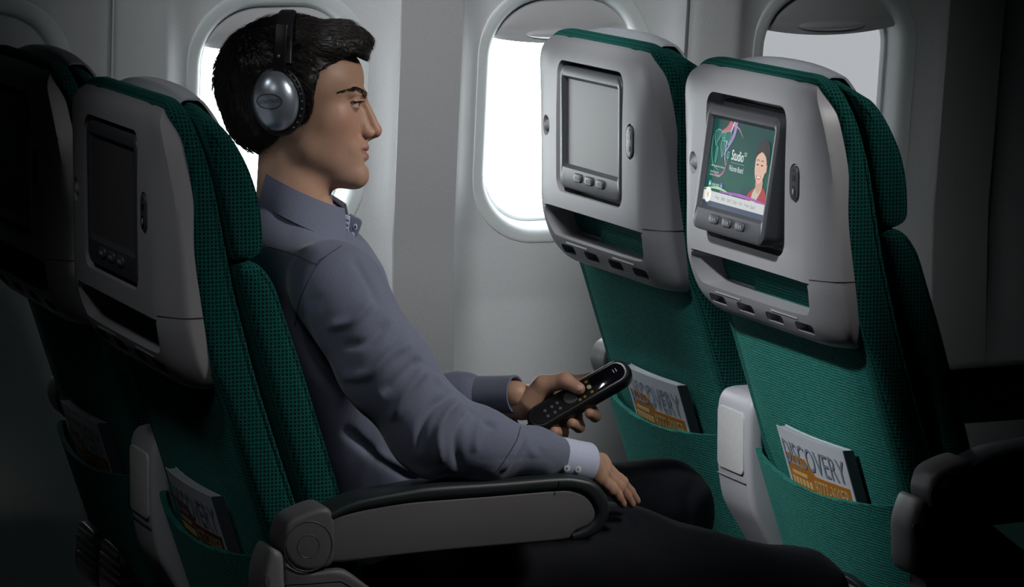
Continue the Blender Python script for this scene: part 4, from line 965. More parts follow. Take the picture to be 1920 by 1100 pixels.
# eyebrows and lashes as short hairs rooted on the skin
def surf(px, py, g, t0):
    """point of the face under a pixel on side g (marching in from outside)"""
    t = g*t0
    P = np.array([H(px, py, t+g*q) for q in np.linspace(30, -30, 121)]); d = FACE(P.astype(np.float32)); k = np.argmax(d < 0); return P[k]
def grad(fn, P, e=0.0008):
    g_ = np.stack([fn((P+np.eye(3)[k]*e).astype(np.float32))-fn((P-np.eye(3)[k]*e).astype(np.float32)) for k in range(3)], 1); return g_/(np.linalg.norm(g_, axis=1)[:, None]+1e-9)
for g in (-1, 1):
    R_, D_ = [], []
    for _ in range(560):
        s_ = rng.random(); px = np.interp(s_, [0, 0.3, 0.6, 1], [686, 672, 657, 637]); py = np.interp(s_, [0, 0.3, 0.6, 1], [180, 172.5, 168.5, 176]); tt = np.interp(s_, [0, 0.35, 1], [9, 36, 74])
        wv = np.interp(s_, [0, 0.3, 1], [5.5, 5.0, 1.6]); p0 = H(px, py+rng.uniform(-wv, wv), g*tt)
        dvec = np.array((0.25, g*1.0, 0)); dvec /= np.linalg.norm(dvec)
        ps = np.tile(p0, (161, 1)); ps[:, 0] = np.linspace(H(705, 0)[0], H(600, 0)[0], 161); d = FACE(ps.astype(np.float32)); kk = int(np.argmax(d < 0))
        R_.append(ps[kk]); D_.append(np.array((-0.85+0.2*s_, g*0.75, 0.45-0.75*s_)))
    R_ = np.array(R_); D_ = np.array(D_)+rng.normal(0, 0.06, (len(R_), 3)); nn = grad(FACE, R_); R_ = R_-nn*0.0002; D_ = D_-nn*np.sum(D_*nn, 1)[:, None]
    eb = strands('eyebrow', R_, nn, D_, rng.uniform(0.004, 0.007, len(R_)), np.full(len(R_), 0.0007), 0.00030, M['hair'], rng.normal(0, 0.0005, len(R_)), 3); eb['kind'] = 'stuff'
    c = H(661, 195, g*37); f = np.array((0.80, g*0.60, -0.06)); f /= np.linalg.norm(f); l = np.cross((0, 0, 1.0), f); l /= np.linalg.norm(l); u = np.cross(f, l); Rm = np.stack([f, l, u], 1)
    R_, D_ = [], []
    for s_ in np.linspace(-1, 1, 46):
        q = np.array((math.sqrt(max(17.4**2-(12*s_)**2-16, 1)), 12*s_, 4.6*math.sqrt(max(1-s_*s_, 0)))); R_.append(c+Rm@(q*K)); D_.append(Rm@np.array((0.9, 0.25*s_, 0.15)))
    R_ = np.array(R_); nn = np.tile(u, (len(R_), 1))
    el = strands('eyelash', R_, nn, np.array(D_), np.full(len(R_), 0.0055), np.full(len(R_), 0.0012), 0.00022, M['hair'], np.zeros(len(R_)), 3); el['kind'] = 'stuff'

# shirt ---------------------------------------------------------------
M['shirt'] = cloth('blue_grey_shirt', (0.118, 0.131, 0.190), (0.178, 0.194, 0.268), 1500, 0.25, 0.2)
M['shirt_in'] = cloth('pale_blue_shirt_lining', (0.42, 0.46, 0.62), (0.58, 0.62, 0.76), 1500, 0.15)
M['trousers'] = cloth('navy_trousers', (0.006, 0.007, 0.011), (0.012, 0.014, 0.021), 1300, 0.2, 0.04)
sv, sf = sdf_mesh(ss, (0.08, -0.40, 0.40), (0.78, 0.40, NECK0[2]+0.10), 0.0034)
sn = vnormals(sv, sf)
sv = sv+sn*(0.0026*vnoise(sv, 16, 1)+0.0015*vnoise(sv*np.array((1.6, 1, 0.8)), 34, 2))[:, None]
folds = [([(985, 803), (978, 828), (958, 862), (940, 884)], 0.0016, 5),
         ([(700, 560), (660, 600), (610, 612)], 0.0024, 9), ([(730, 600), (690, 640), (640, 650)], -0.0022, 9), ([(775, 640), (735, 660), (690, 700), (640, 705)], 0.0028, 10), ([(790, 670), (760, 700), (715, 740)], -0.0026, 10),
         ([(800, 690), (770, 725), (730, 790)], 0.0030, 9), ([(850, 740), (815, 760), (790, 800), (785, 850)], -0.0030, 8), ([(866, 748), (838, 775), (822, 815), (826, 870)], 0.0036, 8), ([(885, 765), (862, 795), (855, 835), (862, 885)], -0.0026, 8), ([(905, 778), (893, 808), (890, 850)], 0.0020, 7),
         ([(870, 752), (905, 790), (930, 800)], -0.0018, 6), ([(995, 812), (990, 835), (1003, 850)], 0.0012, 7), ([(1022, 822), (1008, 838), (1020, 852)], -0.0010, 7),
         ([(560, 580), (565, 640), (590, 690), (640, 750)], -0.0026, 9), ([(590, 560), (600, 640), (650, 720)], 0.0016, 14), ([(660, 480), (690, 530), (715, 580)], -0.0014, 8),
         ([(900, 862), (960, 858), (1035, 862)], -0.0009, 2.0), ([(690, 840), (760, 880), (830, 893)], 0.003, 10), ([(640, 800), (700, 850), (790, 905)], -0.003, 10), ([(815, 700), (830, 720), (850, 735)], 0.0015, 5)]
sv = line_disp(sv, sn, [(p, a*2.2 if abs(a) > 0.0013 else a, w) for p, a, w in folds])
shirt = child(big_mesh('shirt', sv, sf, M['shirt'], None)); shirt['label'] = 'blue-grey cotton long-sleeved shirt'
from mathutils.bvhtree import BVHTree
bv_ = BVHTree.FromPolygons([tuple(v) for v in sv], [tuple(int(i) for i in f) for f in sf])
M['seam'] = cloth('shirt_seam', (0.035, 0.040, 0.065), (0.06, 0.065, 0.095), 1500, 0.2, 0.1)
for pts in ([(640, 461), (603, 488), (577, 528), (560, 570), (553, 612)], [(503, 462), (548, 476), (594, 496)], [(612, 480), (600, 487), (592, 496)], [(976, 800), (968, 826), (947, 861), (932, 882)]):
    hits = []
    for p in crom(np.array(pts, float), 8, False):
        h_ = bv_.ray_cast(Vector(CAM), Vector(ray(*p)).normalized())
        if h_[0] is not None: hits.append(np.array(h_[0])-ray(*p)/np.linalg.norm(ray(*p))*0.0001)
    if len(hits) > 4: child(MB().tube(np.array(hits), 0.00075, 6).build('seam', M['seam'], None))
def tube_parts(name, path, rads, thick, mat, par, flat=1.0, nseg=28):
    """open sleeve end: outer skin, turned edge, inner skin"""
    P = np.array(path, float); T = np.gradient(P, axis=0); T /= np.linalg.norm(T, axis=1)[:, None]; rings = []
    u = np.cross(T[0], (0, 1.0, 0.0)); u /= np.linalg.norm(u)
    def ring(i, r):
        uu = u-T[i]*(u@T[i]); uu /= np.linalg.norm(uu); w = np.cross(T[i], uu); a = np.arange(nseg)*2*math.pi/nseg
        return P[i]+r*(np.cos(a)[:, None]*uu*flat+np.sin(a)[:, None]*w)
    for i in range(len(P)): rings.append(ring(i, rads[i]))
    rings.append(ring(len(P)-1, rads[-1]-thick*0.5)+T[-1]*thick*0.25); rings.append(ring(len(P)-1, rads[-1]-thick))
    for i in range(len(P)-2, -1, -1): rings.append(ring(i, rads[i]-thick))
    return child(MB().loft(rings, caps=False).build(name, mat, None, 60))
# right cuff: blue-grey sleeve end, then the folded pale cuff with its buttons
cuff = tube_parts('cuff', [A(1018, 851, -0.2665), A(1030, 854, -0.265), A(1046, 857, -0.263)], [0.0262, 0.0265, 0.0275], 0.003, M['shirt'], None)
cuff = tube_parts('cuff_lining', [A(1034, 855, -0.2645), A(1052, 858, -0.2625), A(1074, 863, -0.258), A(1099, 868, -0.252)], [0.0268, 0.0272, 0.0272, 0.0275], 0.0028, M['shirt_in'], None)
M['buttonw'] = plastic('shirt_button', (0.62, 0.65, 0.70), 0.25, 0.0, 0.6)
for px, py, yy in ((1017, 870, -0.2965), (1063, 878, -0.2925), (1084, 880, -0.2865)):
    c = A(px, py, yy); e2 = UP; e1 = RT
    child(MB().plate(c, e1, e2, ell(0.0044, 0.0044, 16), -0.003, 0.0016, 0.0008).build('button', M['buttonw'], None))
    child(MB().plate(c, e1, e2, ell(0.0006, 0.0016, 8), 0.001, 0.0019).build('button_thread', M['black'], None))
tube_parts('cuff', [A(862, 741, 0.203), A(880, 741, 0.192), A(915, 740, 0.170), A(967, 739, 0.1365)], [0.0285, 0.0278, 0.0268, 0.0270], 0.003, M['shirt'], None)
# collar: stand, folded leaf, striped inner facing with buttonholes
def collar_pt(a, cpx, ru, rt, py0, py1):
    px = cpx+ru*math.cos(a); t = -rt*math.sin(a); return H(px, py0+py1*math.cos(a), 0)+np.array((0, t*K, -t*K*0.0))
NC = 64; angs = np.linspace(0.20, 2*math.pi-0.20, NC); rings = []
for a in angs:
    fr = max(math.cos(a), 0)**6
    sq = lambda e: e+(a-0.20)*(2*math.pi-2*e)/(2*math.pi-0.40)
    aT, aM, aB = sq(0.40), sq(0.60), sq(0.80)
    T_ = collar_pt(aT, 570, 79, 82, 352, 38); T1 = collar_pt(aT, 570, 83, 86, 350.5, 38); Mi = collar_pt(aM, 575, 91, 98, 382, 37); B_ = collar_pt(aB, 581, 99, 112, 414, 44)
    sk = lambda p: head_world(p[None])[0]
    rings.append([sk(p) for p in (T_, T1, Mi+np.array((0, 0, 0.0)), B_, B_+np.array((-0.0015*math.cos(a), 0.0015*math.sin(a), 0.0)), Mi*1.0+np.array((-0.0028*math.cos(a), 0.0028*math.sin(a), 0)), collar_pt(a, 569, 76, 79, 356, 38) @ np.eye(3) if False else T_*1.0+np.array((-0.003*math.cos(a), 0.003*math.sin(a), -0.002)))])
rings = [[(r[j]) for j in range(7)] for r in rings]
child(MB().loft(rings).build('collar', M['shirt'], None, 60))
rings = []
for a in np.linspace(0.02, 2*math.pi-0.02, 60):
    p = [collar_pt(a, 568, 74, 77, 360, 38), collar_pt(a, 572, 80, 88, 420, 38), collar_pt(a, 571, 78, 86, 420, 38), collar_pt(a, 567, 72, 75, 361, 38)]
    rings.append(head_world(np.array(p)))
child(MB().loft(rings).build('collar_stand', M['shirt_in'], None, 60))
M['engr'] = ink('buttonhole_dark', (0.02, 0.02, 0.03))
def tab_ol(pts): return np.array([((p[0]-545)*K, -(p[1]-190)*K/cpt) for p in pts])
child(MB().plate(HO-TX*0.018, RT, (0, 0, 1.0), crom(tab_ol([(652, 400), (668, 404), (678, 411), (675, 424), (667, 442), (659, 455), (650, 450)]), 3)[::-1], -0.004, 0.002, 0.001).build('collar_tab', M['shirt'], None))
child(MB().plate(HO-TX*0.024, RT, (0, 0, 1.0), tab_ol([(645, 396), (657, 401), (651, 450), (638, 446)])[::-1], -0.003, 0.002, 0.0008).build('collar_facing', M['shirt_in'], None))
for px, py in ((666, 421), (661, 437)):
    child(MB().plate(HO-TX*0.018, RT, (0, 0, 1.0), ell(0.0028, 0.0042, 14)+tab_ol([(px, py)]), 0.001, 0.0030, 0.0006).build('buttonhole_rim', M['shirt_in'], None))
    child(MB().plate(HO-TX*0.018, RT, (0, 0, 1.0), ell(0.0012, 0.0024, 12)+tab_ol([(px, py)]), 0.001, 0.0034, 0.0002).build('buttonhole', M['engr'], None))
for k in range(5):
    child(MB().plate(HO-TX*0.024, RT, (0, 0, 1.0), tab_ol([(643.5-1.2*k, 404+9*k), (655-1.1*k, 407+9*k), (655-1.1*k, 409.5+9*k), (643.5-1.2*k, 406.5+9*k)])[::-1], 0.001, 0.0023).build('collar_stripe', M['shirt'], None, 30))

# trousers and shoes ---------------------------------------------------------------
tv, tf = sdf_mesh(ts, (0.22, -0.34, 0.05), (1.22, 0.34, 0.66), 0.0055)
tn = vnormals(tv, tf); tv = tv+tn*(0.003*vnoise(tv, 14, 6)+0.0015*vnoise(tv, 34, 7))[:, None]; tn = vnormals(tv, tf)
tv = line_disp(tv, tn, [([(1120, 1003), (1180, 1012), (1260, 1042), (1340, 1070), (1420, 1100)], -0.0011, 1.8), ([(1180, 905), (1230, 900), (1280, 920)], 0.003, 9), ([(1300, 900), (1290, 950), (1300, 985)], -0.003, 9), ([(1150, 960), (1170, 985), (1160, 1000)], 0.002, 6), ([(1185, 965), (1200, 990), (1190, 1005)], 0.002, 6)])
tr = child(big_mesh('trousers', tv, tf, M['trousers'], None)); tr['label'] = 'dark navy trousers'
for g in (-1, 1):
    q = Shape(); f = FOOT[g]; q.chain([f+np.array((-0.03, 0, -0.01)), f+np.array((0.08, 0, -0.015)), f+np.array((0.19, 0, -0.03))], [0.05, 0.05, 0.036], 0.02)
    q.cut(lambda P: P[:, 2]-0.0025 if True else 0, 0.002)
    V, F = sdf_mesh(q, f-np.array((0.11, 0.08, 0.09)), f+np.array((0.26, 0.08, 0.08)), 0.005); V[:, 2] = np.maximum(V[:, 2], 0.001)
    child(big_mesh('shoe', V, F, M['black'], None))

M['nail'] = plastic('finger_nail', (0.62, 0.40, 0.33), 0.25, 0.0, 0.5)
tdir = thL[3]-thL[2]; tdir /= np.linalg.norm(tdir); tn_ = ax_n-tdir*(ax_n@tdir); tn_ /= np.linalg.norm(tn_); ts_ = np.cross(tn_, tdir)
mb = MB(); rings = []
for q in np.linspace(-1, 1, 9):
    hw_ = 0.0056*math.sqrt(max(1-abs(q)**3, 0.02)); rings.append([thL[3]+tdir*(0.0015+0.0062*q)+ts_*x_*hw_+tn_*(0.0089-0.0025*x_*x_-0.0012*max(q, 0)) for x_ in np.linspace(-1, 1, 9)]+[thL[3]+tdir*(0.0015+0.0062*q)+ts_*x_*hw_+tn_*0.004 for x_ in np.linspace(1, -1, 9)])
child(mb.loft(rings).build('thumb_nail', M['nail'], None, 50))
# ------------------------------------------------------------------ headphones worn by the passenger
M['silver'] = plastic('silver_cup', (0.50, 0.56, 0.64), 0.30, 0.05, 0.5, 0.75)
M['leather'] = plastic('black_ear_cushion', (0.012, 0.013, 0.016), 0.45, 0.25, scale=500)
M['engrave'] = ink('engraved_dark', (0.02, 0.025, 0.04))
hp_ = empty('headphones', tuple(HO), label='black over-ear headphones with silver ear cup on the passenger\'s head', cat='headphones')
def hp_child(o, par=None):
    o.parent = par or hp_
    if par is None: o.matrix_parent_inverse = Matrix.Translation(tuple(-HO))
    return o
def cup_ring(g, cx, cy, rx, ry, t, tilt, n=44):
    a = np.arange(n)*2*math.pi/n; ct, st = math.cos(tilt), math.sin(tilt); ex, ey = rx*np.cos(a), ry*np.sin(a)
    px = cx+ex*ct-ey*st; py = cy-(ex*st+ey*ct)
    base = np.array([H(x, y, -t0_ref) for x, y in zip(px, py)]); base[:, 1] = g*t*K
    return head_world(base)
t0_ref = 125; TL = math.radians(8)
for g in (-1, 1):
    cus = MB().loft([cup_ring(g, 528, 197, 44, 60, 88, TL), cup_ring(g, 528, 197, 49, 65, 94, TL), cup_ring(g, 528, 197, 50, 66, 103, TL), cup_ring(g, 527, 197, 48, 63, 112, TL), cup_ring(g, 526, 196, 44.5, 58.5, 116, TL), cup_ring(g, 526, 196, 41, 55, 117, TL)]).build('ear_cushion', M['leather'], None, 50); hp_child(cus)
    prof = [(1.0, 113), (1.01, 118), (0.985, 123), (0.93, 129), (0.83, 135), (0.68, 140), (0.5, 144), (0.3, 146.5), (0.1, 147.3), (0.01, 147.4)]
    cup = MB().loft([cup_ring(g, 525, 196, 42.0*s_, 55.0*s_, t, TL) for s_, t in prof]).build('ear_cup', M['silver'], None, 60); hp_child(cup)
    # vented black rim on the front side of the cup
    rim = MB(); a = np.linspace(-1.25, 0.95, 30)
    pts = []
    for q in a:
        ex, ey = 47*math.cos(q), 61*math.sin(q); p = H(526+ex*math.cos(TL)-ey*math.sin(TL), 196-(ex*math.sin(TL)+ey*math.cos(TL)), -125); p[1] = g*117*K; pts.append(p)
    hp_child(rim.tube(head_world(np.array(pts)), 0.0036, 8).build('rim_guard', M['black'], None))
    for q in range(3, 28, 3):
        hp_child(MB().box(head_world(np.array(pts[q])[None])[0]+TX*g*0.0022, (0.0028, 0.003, 0.0020), HR).build('rim_slot', M['silver'], None, 30))
    # slider arm and yoke
    arm = []
    for px, py, t in ((531, 136, 114), (531, 126, 116), (532, 110, 116), (534, 80, 112), (536, 55, 104)):
        p = H(px, py, -100); p[1] = g*t*K; arm.append(p)
    arm = np.array(arm)
    def strip(path, w, th):
        rings = []
        for i, p in enumerate(path):
            T_ = path[min(i+1, len(path)-1)]-path[max(i-1, 0)]; T_ /= np.linalg.norm(T_); s_ = np.array((1.0, 0, 0)); s_ -= T_*(s_@T_); s_ /= np.linalg.norm(s_); n_ = np.cross(T_, s_)
            ww = w[i] if np.ndim(w) else w
            o_ = rrect(2*ww, 2*th, min(th, ww)*0.7, 3); rings.append(head_world(p+o_[:, :1]*s_+o_[:, 1:2]*n_))
        return MB().loft(rings)
    hp_child(strip(crom(arm, 5, False), 0.0082, 0.0030).build('slider_arm', M['black'], None, 45))
    yk = np.array([H(531, 152, -118), H(531, 140, -118), H(531, 128, -118)]); yk[:, 1] = g*np.array((112, 114, 115))*K
    hp_child(strip(yk, [0.013, 0.0085, 0.0072], 0.0035).build('yoke', M['black'], None, 45))
    c = H(530.5, 113, -118); c[1] = g*121*K; cw = head_world(c[None])[0]
    hp_child(MB().plate(cw, -RT*g, (0, 0, 1), ell(0.0018, 0.0018, 12), -0.002, 0.0012, 0.0004).build('screw', M['silver'], None))
band = []
for q in np.linspace(0.28, math.pi-0.28, 40):
    p = H(541-3*abs(math.cos(q)), 27.0, 0); p[2] -= (1-math.sin(q))*0.082; p[1] = -math.cos(q)*0.079; band.append(p)
band = np.array(band)
hp_child(strip(band, 0.0112, 0.0042).build('headband', M['leather'], None, 45))
hp_child(strip(band*np.array([1, 1.012, 1])+np.array((0, 0, 0.0032)), 0.0085, 0.0020).build('headband_trim', M['black'], None, 45))
# engraved oval and lettering on the near cup, pressed on to the dome
def on_cup(dx, dy):
    """dx, dy in pixels from the middle of the cup -> point on the dome"""
    r = math.hypot(dx/42.0, dy/55.0); pr = np.array(prof); t = np.interp(r, pr[::-1, 0], pr[::-1, 1])+0.6
    p = H(525+dx, 196-dy, -t0_ref); p[1] = -t*K; return head_world(p[None])[0]
ringp = [on_cup(-11+23.5*math.cos(a), 1.5+13.5*math.sin(a)*1.0+0.10*(23.5*math.cos(a))*0) for a in np.arange(48)*2*math.pi/48]
hp_child(MB().tube(ringp, 0.00055, 6, closed=True).build('engraved_oval', M['engrave'], None))
tm = text_mesh('cup_lettering', 'CATHAY PACIFIC', 1.0, M['engrave'], None, Matrix.Identity(4))
co = np.array([v.co[:] for v in tm.data.vertices]); wd = co[:, 0].max()-co[:, 0].min(); co = (co-np.array([(co[:, 0].max()+co[:, 0].min())/2, (co[:, 1].max()+co[:, 1].min())/2, 0]))
sx = 40.0/wd; sy_ = 7.0/(co[:, 1].max()-co[:, 1].min())
for v, p in zip(tm.data.vertices, co): v.co = on_cup(-11+p[0]*sx, 1.5+p[1]*sy_+p[0]*sx*0.10)
hp_child(tm)

# ------------------------------------------------------------------ handset in the left hand
M['glass'] = plastic('handset_glass', (0.004, 0.004, 0.006), 0.06, 0.0, 0.6)
M['keypad'] = plastic('handset_keypad', (0.010, 0.010, 0.012), 0.6, 0.0, 0.2)
M['keydim'] = plastic('handset_key', (0.10, 0.10, 0.11), 0.4); M['gold'] = emit('lit_amber_key', (0.55, 0.38, 0.12), 0.55); M['amber'] = ink('amber_print', (0.42, 0.20, 0.03)); M['ivory'] = plastic('ivory_key', (0.62, 0.56, 0.36), 0.3)
rm = empty('remote_handset', tuple(R0), label='black wired remote handset held in the passenger\'s left hand', cat='remote control')
def rc(o): o.parent = rm; o.matrix_parent_inverse = Matrix.Translation(tuple(-R0)); return o
def rplate(name, outline, d0, d1, bev, mat): return rc(MB().plate(R0, ax_a, ax_b, outline, d0, d1, bev).build(name, mat, None, 45))
bo = rrect(0.162, 0.043, 0.0205, 8)
rings = [[RL(p[0], p[1], d) for p in inset(bo, i)] for i, d in ((0.009, -0.013), (0.004, -0.0115), (0.001, -0.007), (0.0, 0.0), (0.0008, 0.006), (0.0035, 0.0095), (0.0055, 0.0105), (0.0075, 0.0100))]
rc(MB().loft(rings).build('case', M['black'], None, 50))
f = rrect(0.146, 0.028, 0.0135, 8); rplate('face_trim', f, 0.0085, 0.0106, 0.0005, M['keypad'])
g_ = rrect(0.054, 0.0275, 0.0125, 8)+np.array((0.0455, 0)); g_[:, 0] = np.maximum(g_[:, 0], 0.022); rplate('screen_window', g_, 0.0100, 0.0112, 0.0004, M['glass'])
for k in range(2): rplate('screen_mark', rrect(0.0012, 0.006, 0.0005, 2)+np.array((0.058+0.004*k, 0.002)), 0.0110, 0.0115, 0, M['mark'])
for q in (0.0, 0.0125): rplate('key', ell(0.0034, 0.0034, 16)+np.array((0.005+q, -0.0005)), 0.0100, 0.0122, 0.0008, M['ivory'])
for (qa, qb) in ((0.018, 0.0095), (0.008, 0.0105), (-0.001, 0.0105), (0.018, -0.0095), (0.006, -0.0105), (-0.002, -0.011)): rplate('key_print', rrect(0.0042, 0.0036, 0.001, 2)+np.array((qa, qb)), 0.0102, 0.0109, 0, M['amber'])
rplate('navigation_disc', ell(0.0105, 0.0105, 28)+np.array((-0.012, 0.0)), 0.0100, 0.0120, 0.001, M['bezel'])
for (qa, qb) in ((-0.032, -0.007), (-0.041, -0.0085), (-0.032, 0.003), (-0.041, 0.002), (-0.052, -0.008), (-0.052, 0.002)): rplate('key', ell(0.0026, 0.0026, 14)+np.array((qa, qb)), 0.0100, 0.0116, 0.0006, M['keydim'])
rc(MB().tube([RL(-0.078, 0, -0.003), RL(-0.088, 0, -0.003), RL(-0.094, 0, -0.003)], [0.0062, 0.005, 0.0042], 10).build('cord_sleeve', M['black'], None))
cord = crom([RL(-0.092, 0, -0.003), RL(-0.102, -0.004, -0.004), A(985, 806, 0.12), A(975, 840, 0.16), A(950, 900, 0.22), A(900, 1000, 0.245)], 8, False)
rc(MB().tube(cord, 0.0026, 8).build('cord', M['black'], None))

# ------------------------------------------------------------------ magazines in the pockets
M['paper'] = plastic('magazine_cover', (0.62, 0.66, 0.72), 0.35, 0.0, 0.4); M['pages'] = plastic('magazine_pages', (0.32, 0.36, 0.38), 0.7, 0.3, scale=60); M['spine'] = plastic('magazine_spine', (0.05, 0.06, 0.075), 0.5)
M['orange'] = plastic('cover_orange', (0.48, 0.19, 0.03), 0.4); M['inkblue'] = ink('cover_ink', (0.22, 0.27, 0.34)); M['cream'] = ink('cover_cream', (0.72, 0.50, 0.22)); M['violet'] = ink('cover_violet', (0.16, 0.14, 0.34))
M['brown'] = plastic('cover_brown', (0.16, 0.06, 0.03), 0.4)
MW, MH = 0.218, 0.247
def mag_pt(s_, b_, d):
    """s_ across (m, + to the right seen from behind), b_ up from the foot (m), d towards the row behind"""
    z = 0.372+b_*0.957; bow = 0.006*(1-(2*s_/MW)**2)
    return (xpanel(z)-0.010-d-bow-0.004*(b_/MH)*0, -0.018-s_, z)
def build_mag(dark):
    m_ = empty('magazine'); ss_ = np.linspace(-MW/2, MW/2, 15)
    def sheet(s0, s1, b0, b1, d0, d1, name, mat, edge=None):
        g = np.linspace(s0, s1, 13); rows = []
        rings = [[mag_pt(x, b0, d0) for x in g]+[mag_pt(x, b0, d1) for x in g[::-1]], [mag_pt(x, (b0+b1)/2, d0) for x in g]+[mag_pt(x, (b0+b1)/2, d1) for x in g[::-1]], [mag_pt(x, b1, d0) for x in g]+[mag_pt(x, b1, d1) for x in g[::-1]]]
        o_ = MB().loft(rings).build(name, mat, m_, 40); return o_
    sheet(-MW/2+0.002, MW/2-0.003, 0, MH-0.002, 0.001, 0.0135, 'pages', M['pages'])
    cv = sheet(-MW/2, MW/2, 0, MH, 0.0135, 0.0148, 'cover', M['paper']); sheet(-MW/2, MW/2, 0, MH, 0.0, 0.001, 'back_cover', M['paper'])
    sheet(MW/2-0.0015, MW/2+0.0015, 0, MH, -0.0002, 0.0150, 'spine', M['spine'])
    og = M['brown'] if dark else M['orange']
    def decal(name, pts, mat, d=0.0149):
        P = np.array(pts, float); me = MB(); g = []
        for i in range(len(P)):
            a, b_ = P[i], P[(i+1) % len(P)]
            for q in np.linspace(0, 1, 5)[:-1]: g.append(a+(b_-a)*q)
        V = [mag_pt(x, y, d) for x, y in g]+[mag_pt(x, y, d-0.0009) for x, y in g]; n = len(g)
        me.loft([V[n:], V[:n]]); o_ = me.build(name, mat, m_, 40); return o_
    # orange block split in strips so that it follows the bow of the cover
    xs = np.linspace(-MW/2+0.010, MW/2-0.010, 9)
    top = lambda x: 0.209 if x < -0.020 else (0.209-(x+0.020)*1.3 if x < -0.004 else 0.188)
    for a_, b_ in zip(xs[:-1], xs[1:]): decal('cover_block', [(a_, 0.10), (b_, 0.10), (b_, top(b_)), (a_, top(a_))], og, 0.0153)
    def words(txt, x0, x1, y0, y1, mat, name):
        t = text_mesh(name, txt, 1.0, mat, m_, Matrix.Identity(4)); co = np.array([v.co[:] for v in t.data.vertices]); lo = co.min(0); hi = co.max(0)
        for v, p in zip(t.data.vertices, co): v.co = mag_pt(x0+(p[0]-lo[0])/(hi[0]-lo[0])*(x1-x0), y0+(p[1]-lo[1])/(hi[1]-lo[1])*(y1-y0), 0.0160)
        t.data.update(); return t
    words('DISCOVERY', -0.098, 0.100, 0.194, 0.230, M['inkblue'], 'cover_title')
    words('B777-300ER', -0.005, 0.094, 0.160, 0.182, M['cream'], 'cover_line')
    words('Cathay Pacific', -0.085, -0.036, 0.192, 0.199, M['paper'], 'cover_small_line')
    decal('cover_emblem', [(-0.098, 0.190), (-0.089, 0.190), (-0.089, 0.203), (-0.098, 0.203)], M['violet'], 0.0157)
    for q in range(6): decal('cover_line', [(-0.090+0.0125*q, 0.164), (-0.082+0.0125*q, 0.164), (-0.082+0.0125*q, 0.174), (-0.090+0.0125*q, 0.174)], M['cream'], 0.0157)
    decal('cover_line', [(-0.085, 0.179), (-0.03, 0.179), (-0.03, 0.184), (-0.085, 0.184)], M['cream'], 0.0157)
    return m_
mlab = {(1, 0): 'magazine with orange block in the pocket of the seat with the lit screen', (1, 1): 'magazine with orange block in the pocket behind the hand-held remote', (0, 0): 'magazine with brown block in the pocket behind the passenger\'s own seat', (0, 1): 'dim magazine in the pocket of the far left seat'}
pm = {False: build_mag(False), True: build_mag(True)}
for (r, c), lb in mlab.items():
    o = pm[r == 0] if c == 0 else copy_tree(pm[r == 0]); dz = {(0, 0): 0.0, (0, 1): 0.0}.get((r, c), 0.0)
    o.location = (ROW*r, COLW*c, dz); o['label'] = lb; o['category'] = 'magazine'; o['group'] = 'magazines in the seat pockets'

# ------------------------------------------------------------------ picture on the lit screen
DX0, DY0, DZ0, DW, DH = 0.0163, 0.107, 0.925, 0.214, 0.132
EM = {}
def em(c, s_=1.0):
    k = tuple(c)+(s_,)
    if k not in EM: EM[k] = emit('screen_colour', c, s_)
    return EM[k]
def scr(name, pts, c, lay, smooth=False):
    P = np.array(pts, float)
    if smooth: P = crom(P, 5)
    o_ = MB().plate((DX0-lay*0.00006, DY0, DZ0), np.array((0, -DW, 0)), np.array((0, 0, DH)), P, 0, 0.00004/(DW*DH)*1.0).build(name, em(c), None, 30)
    o_.data.transform(LITM); o_.parent = LIT; return o_
def scr_line(name, pts, w, c, lay, closed=False):
    P = crom(np.array(pts, float), 6, closed); n = len(P); q = P*np.array((DW, DH))
    T_ = np.gradient(q, axis=0); T_ /= np.linalg.norm(T_, axis=1)[:, None]+1e-9; nn = np.stack([-T_[:, 1], T_[:, 0]], 1)
    ww = np.full(n, w) if np.ndim(w) == 0 else np.interp(np.linspace(0, 1, n), np.linspace(0, 1, len(w)), w)
    a = (q+nn*ww[:, None]/2); b_ = (q-nn*ww[:, None]/2); x = DX0-lay*0.00006
    V = [(x, DY0-p[0], DZ0+p[1]) for p in a]+[(x, DY0-p[0], DZ0+p[1]) for p in b_]
    F = [(i, i+1, n+i+1, n+i) for i in range(n-1)]
    o_ = mesh_obj(name, V, F, em(c), None, None); o_.data.transform(LITM); o_.parent = LIT; return o_
def scr_text(name, txt, x, y, h, w, c, lay, shear=0.0):
    t = text_mesh(name, txt, 1.0, em(c), None, Matrix.Identity(4), shear=shear); co = np.array([v.co[:] for v in t.data.vertices]); lo = co.min(0); hi = co.max(0)
    for v, p in zip(t.data.vertices, co): v.co = (DX0-lay*0.00006, DY0-DW*(x+(p[0]-lo[0])/(hi[0]-lo[0])*w), DZ0+DH*(y+(p[1]-lo[1])/(hi[1]-lo[1])*h))
    t.data.transform(LITM); t.parent = LIT; return t
m_, nt, b = new_mat('screen_backdrop'); L_ = nt.links.new; M['screen_on'] = m_
tc_ = N(nt, 'ShaderNodeTexCoord'); spx = N(nt, 'ShaderNodeSeparateXYZ'); L_(tc_.outputs['Object'], spx.inputs[0])
no_ = N(nt, 'ShaderNodeTexNoise'); setin(no_, Scale=14.0, Detail=1.0); L_(tc_.outputs['Object'], no_.inputs['Vector'])
mz = N(nt, 'ShaderNodeMapRange'); mz.inputs[1].default_value = 0.935; mz.inputs[2].default_value = 1.055; L_(spx.outputs[2], mz.inputs[0])
ad_ = N(nt, 'ShaderNodeMath', operation='MULTIPLY_ADD'); ad_.inputs[1].default_value = 0.5; L_(no_.outputs[0], ad_.inputs[0]); L_(mz.outputs[0], ad_.inputs[2])
rr_ = N(nt, 'ShaderNodeValToRGB'); L_(ad_.outputs[0], rr_.inputs[0]); ee = rr_.color_ramp.elements
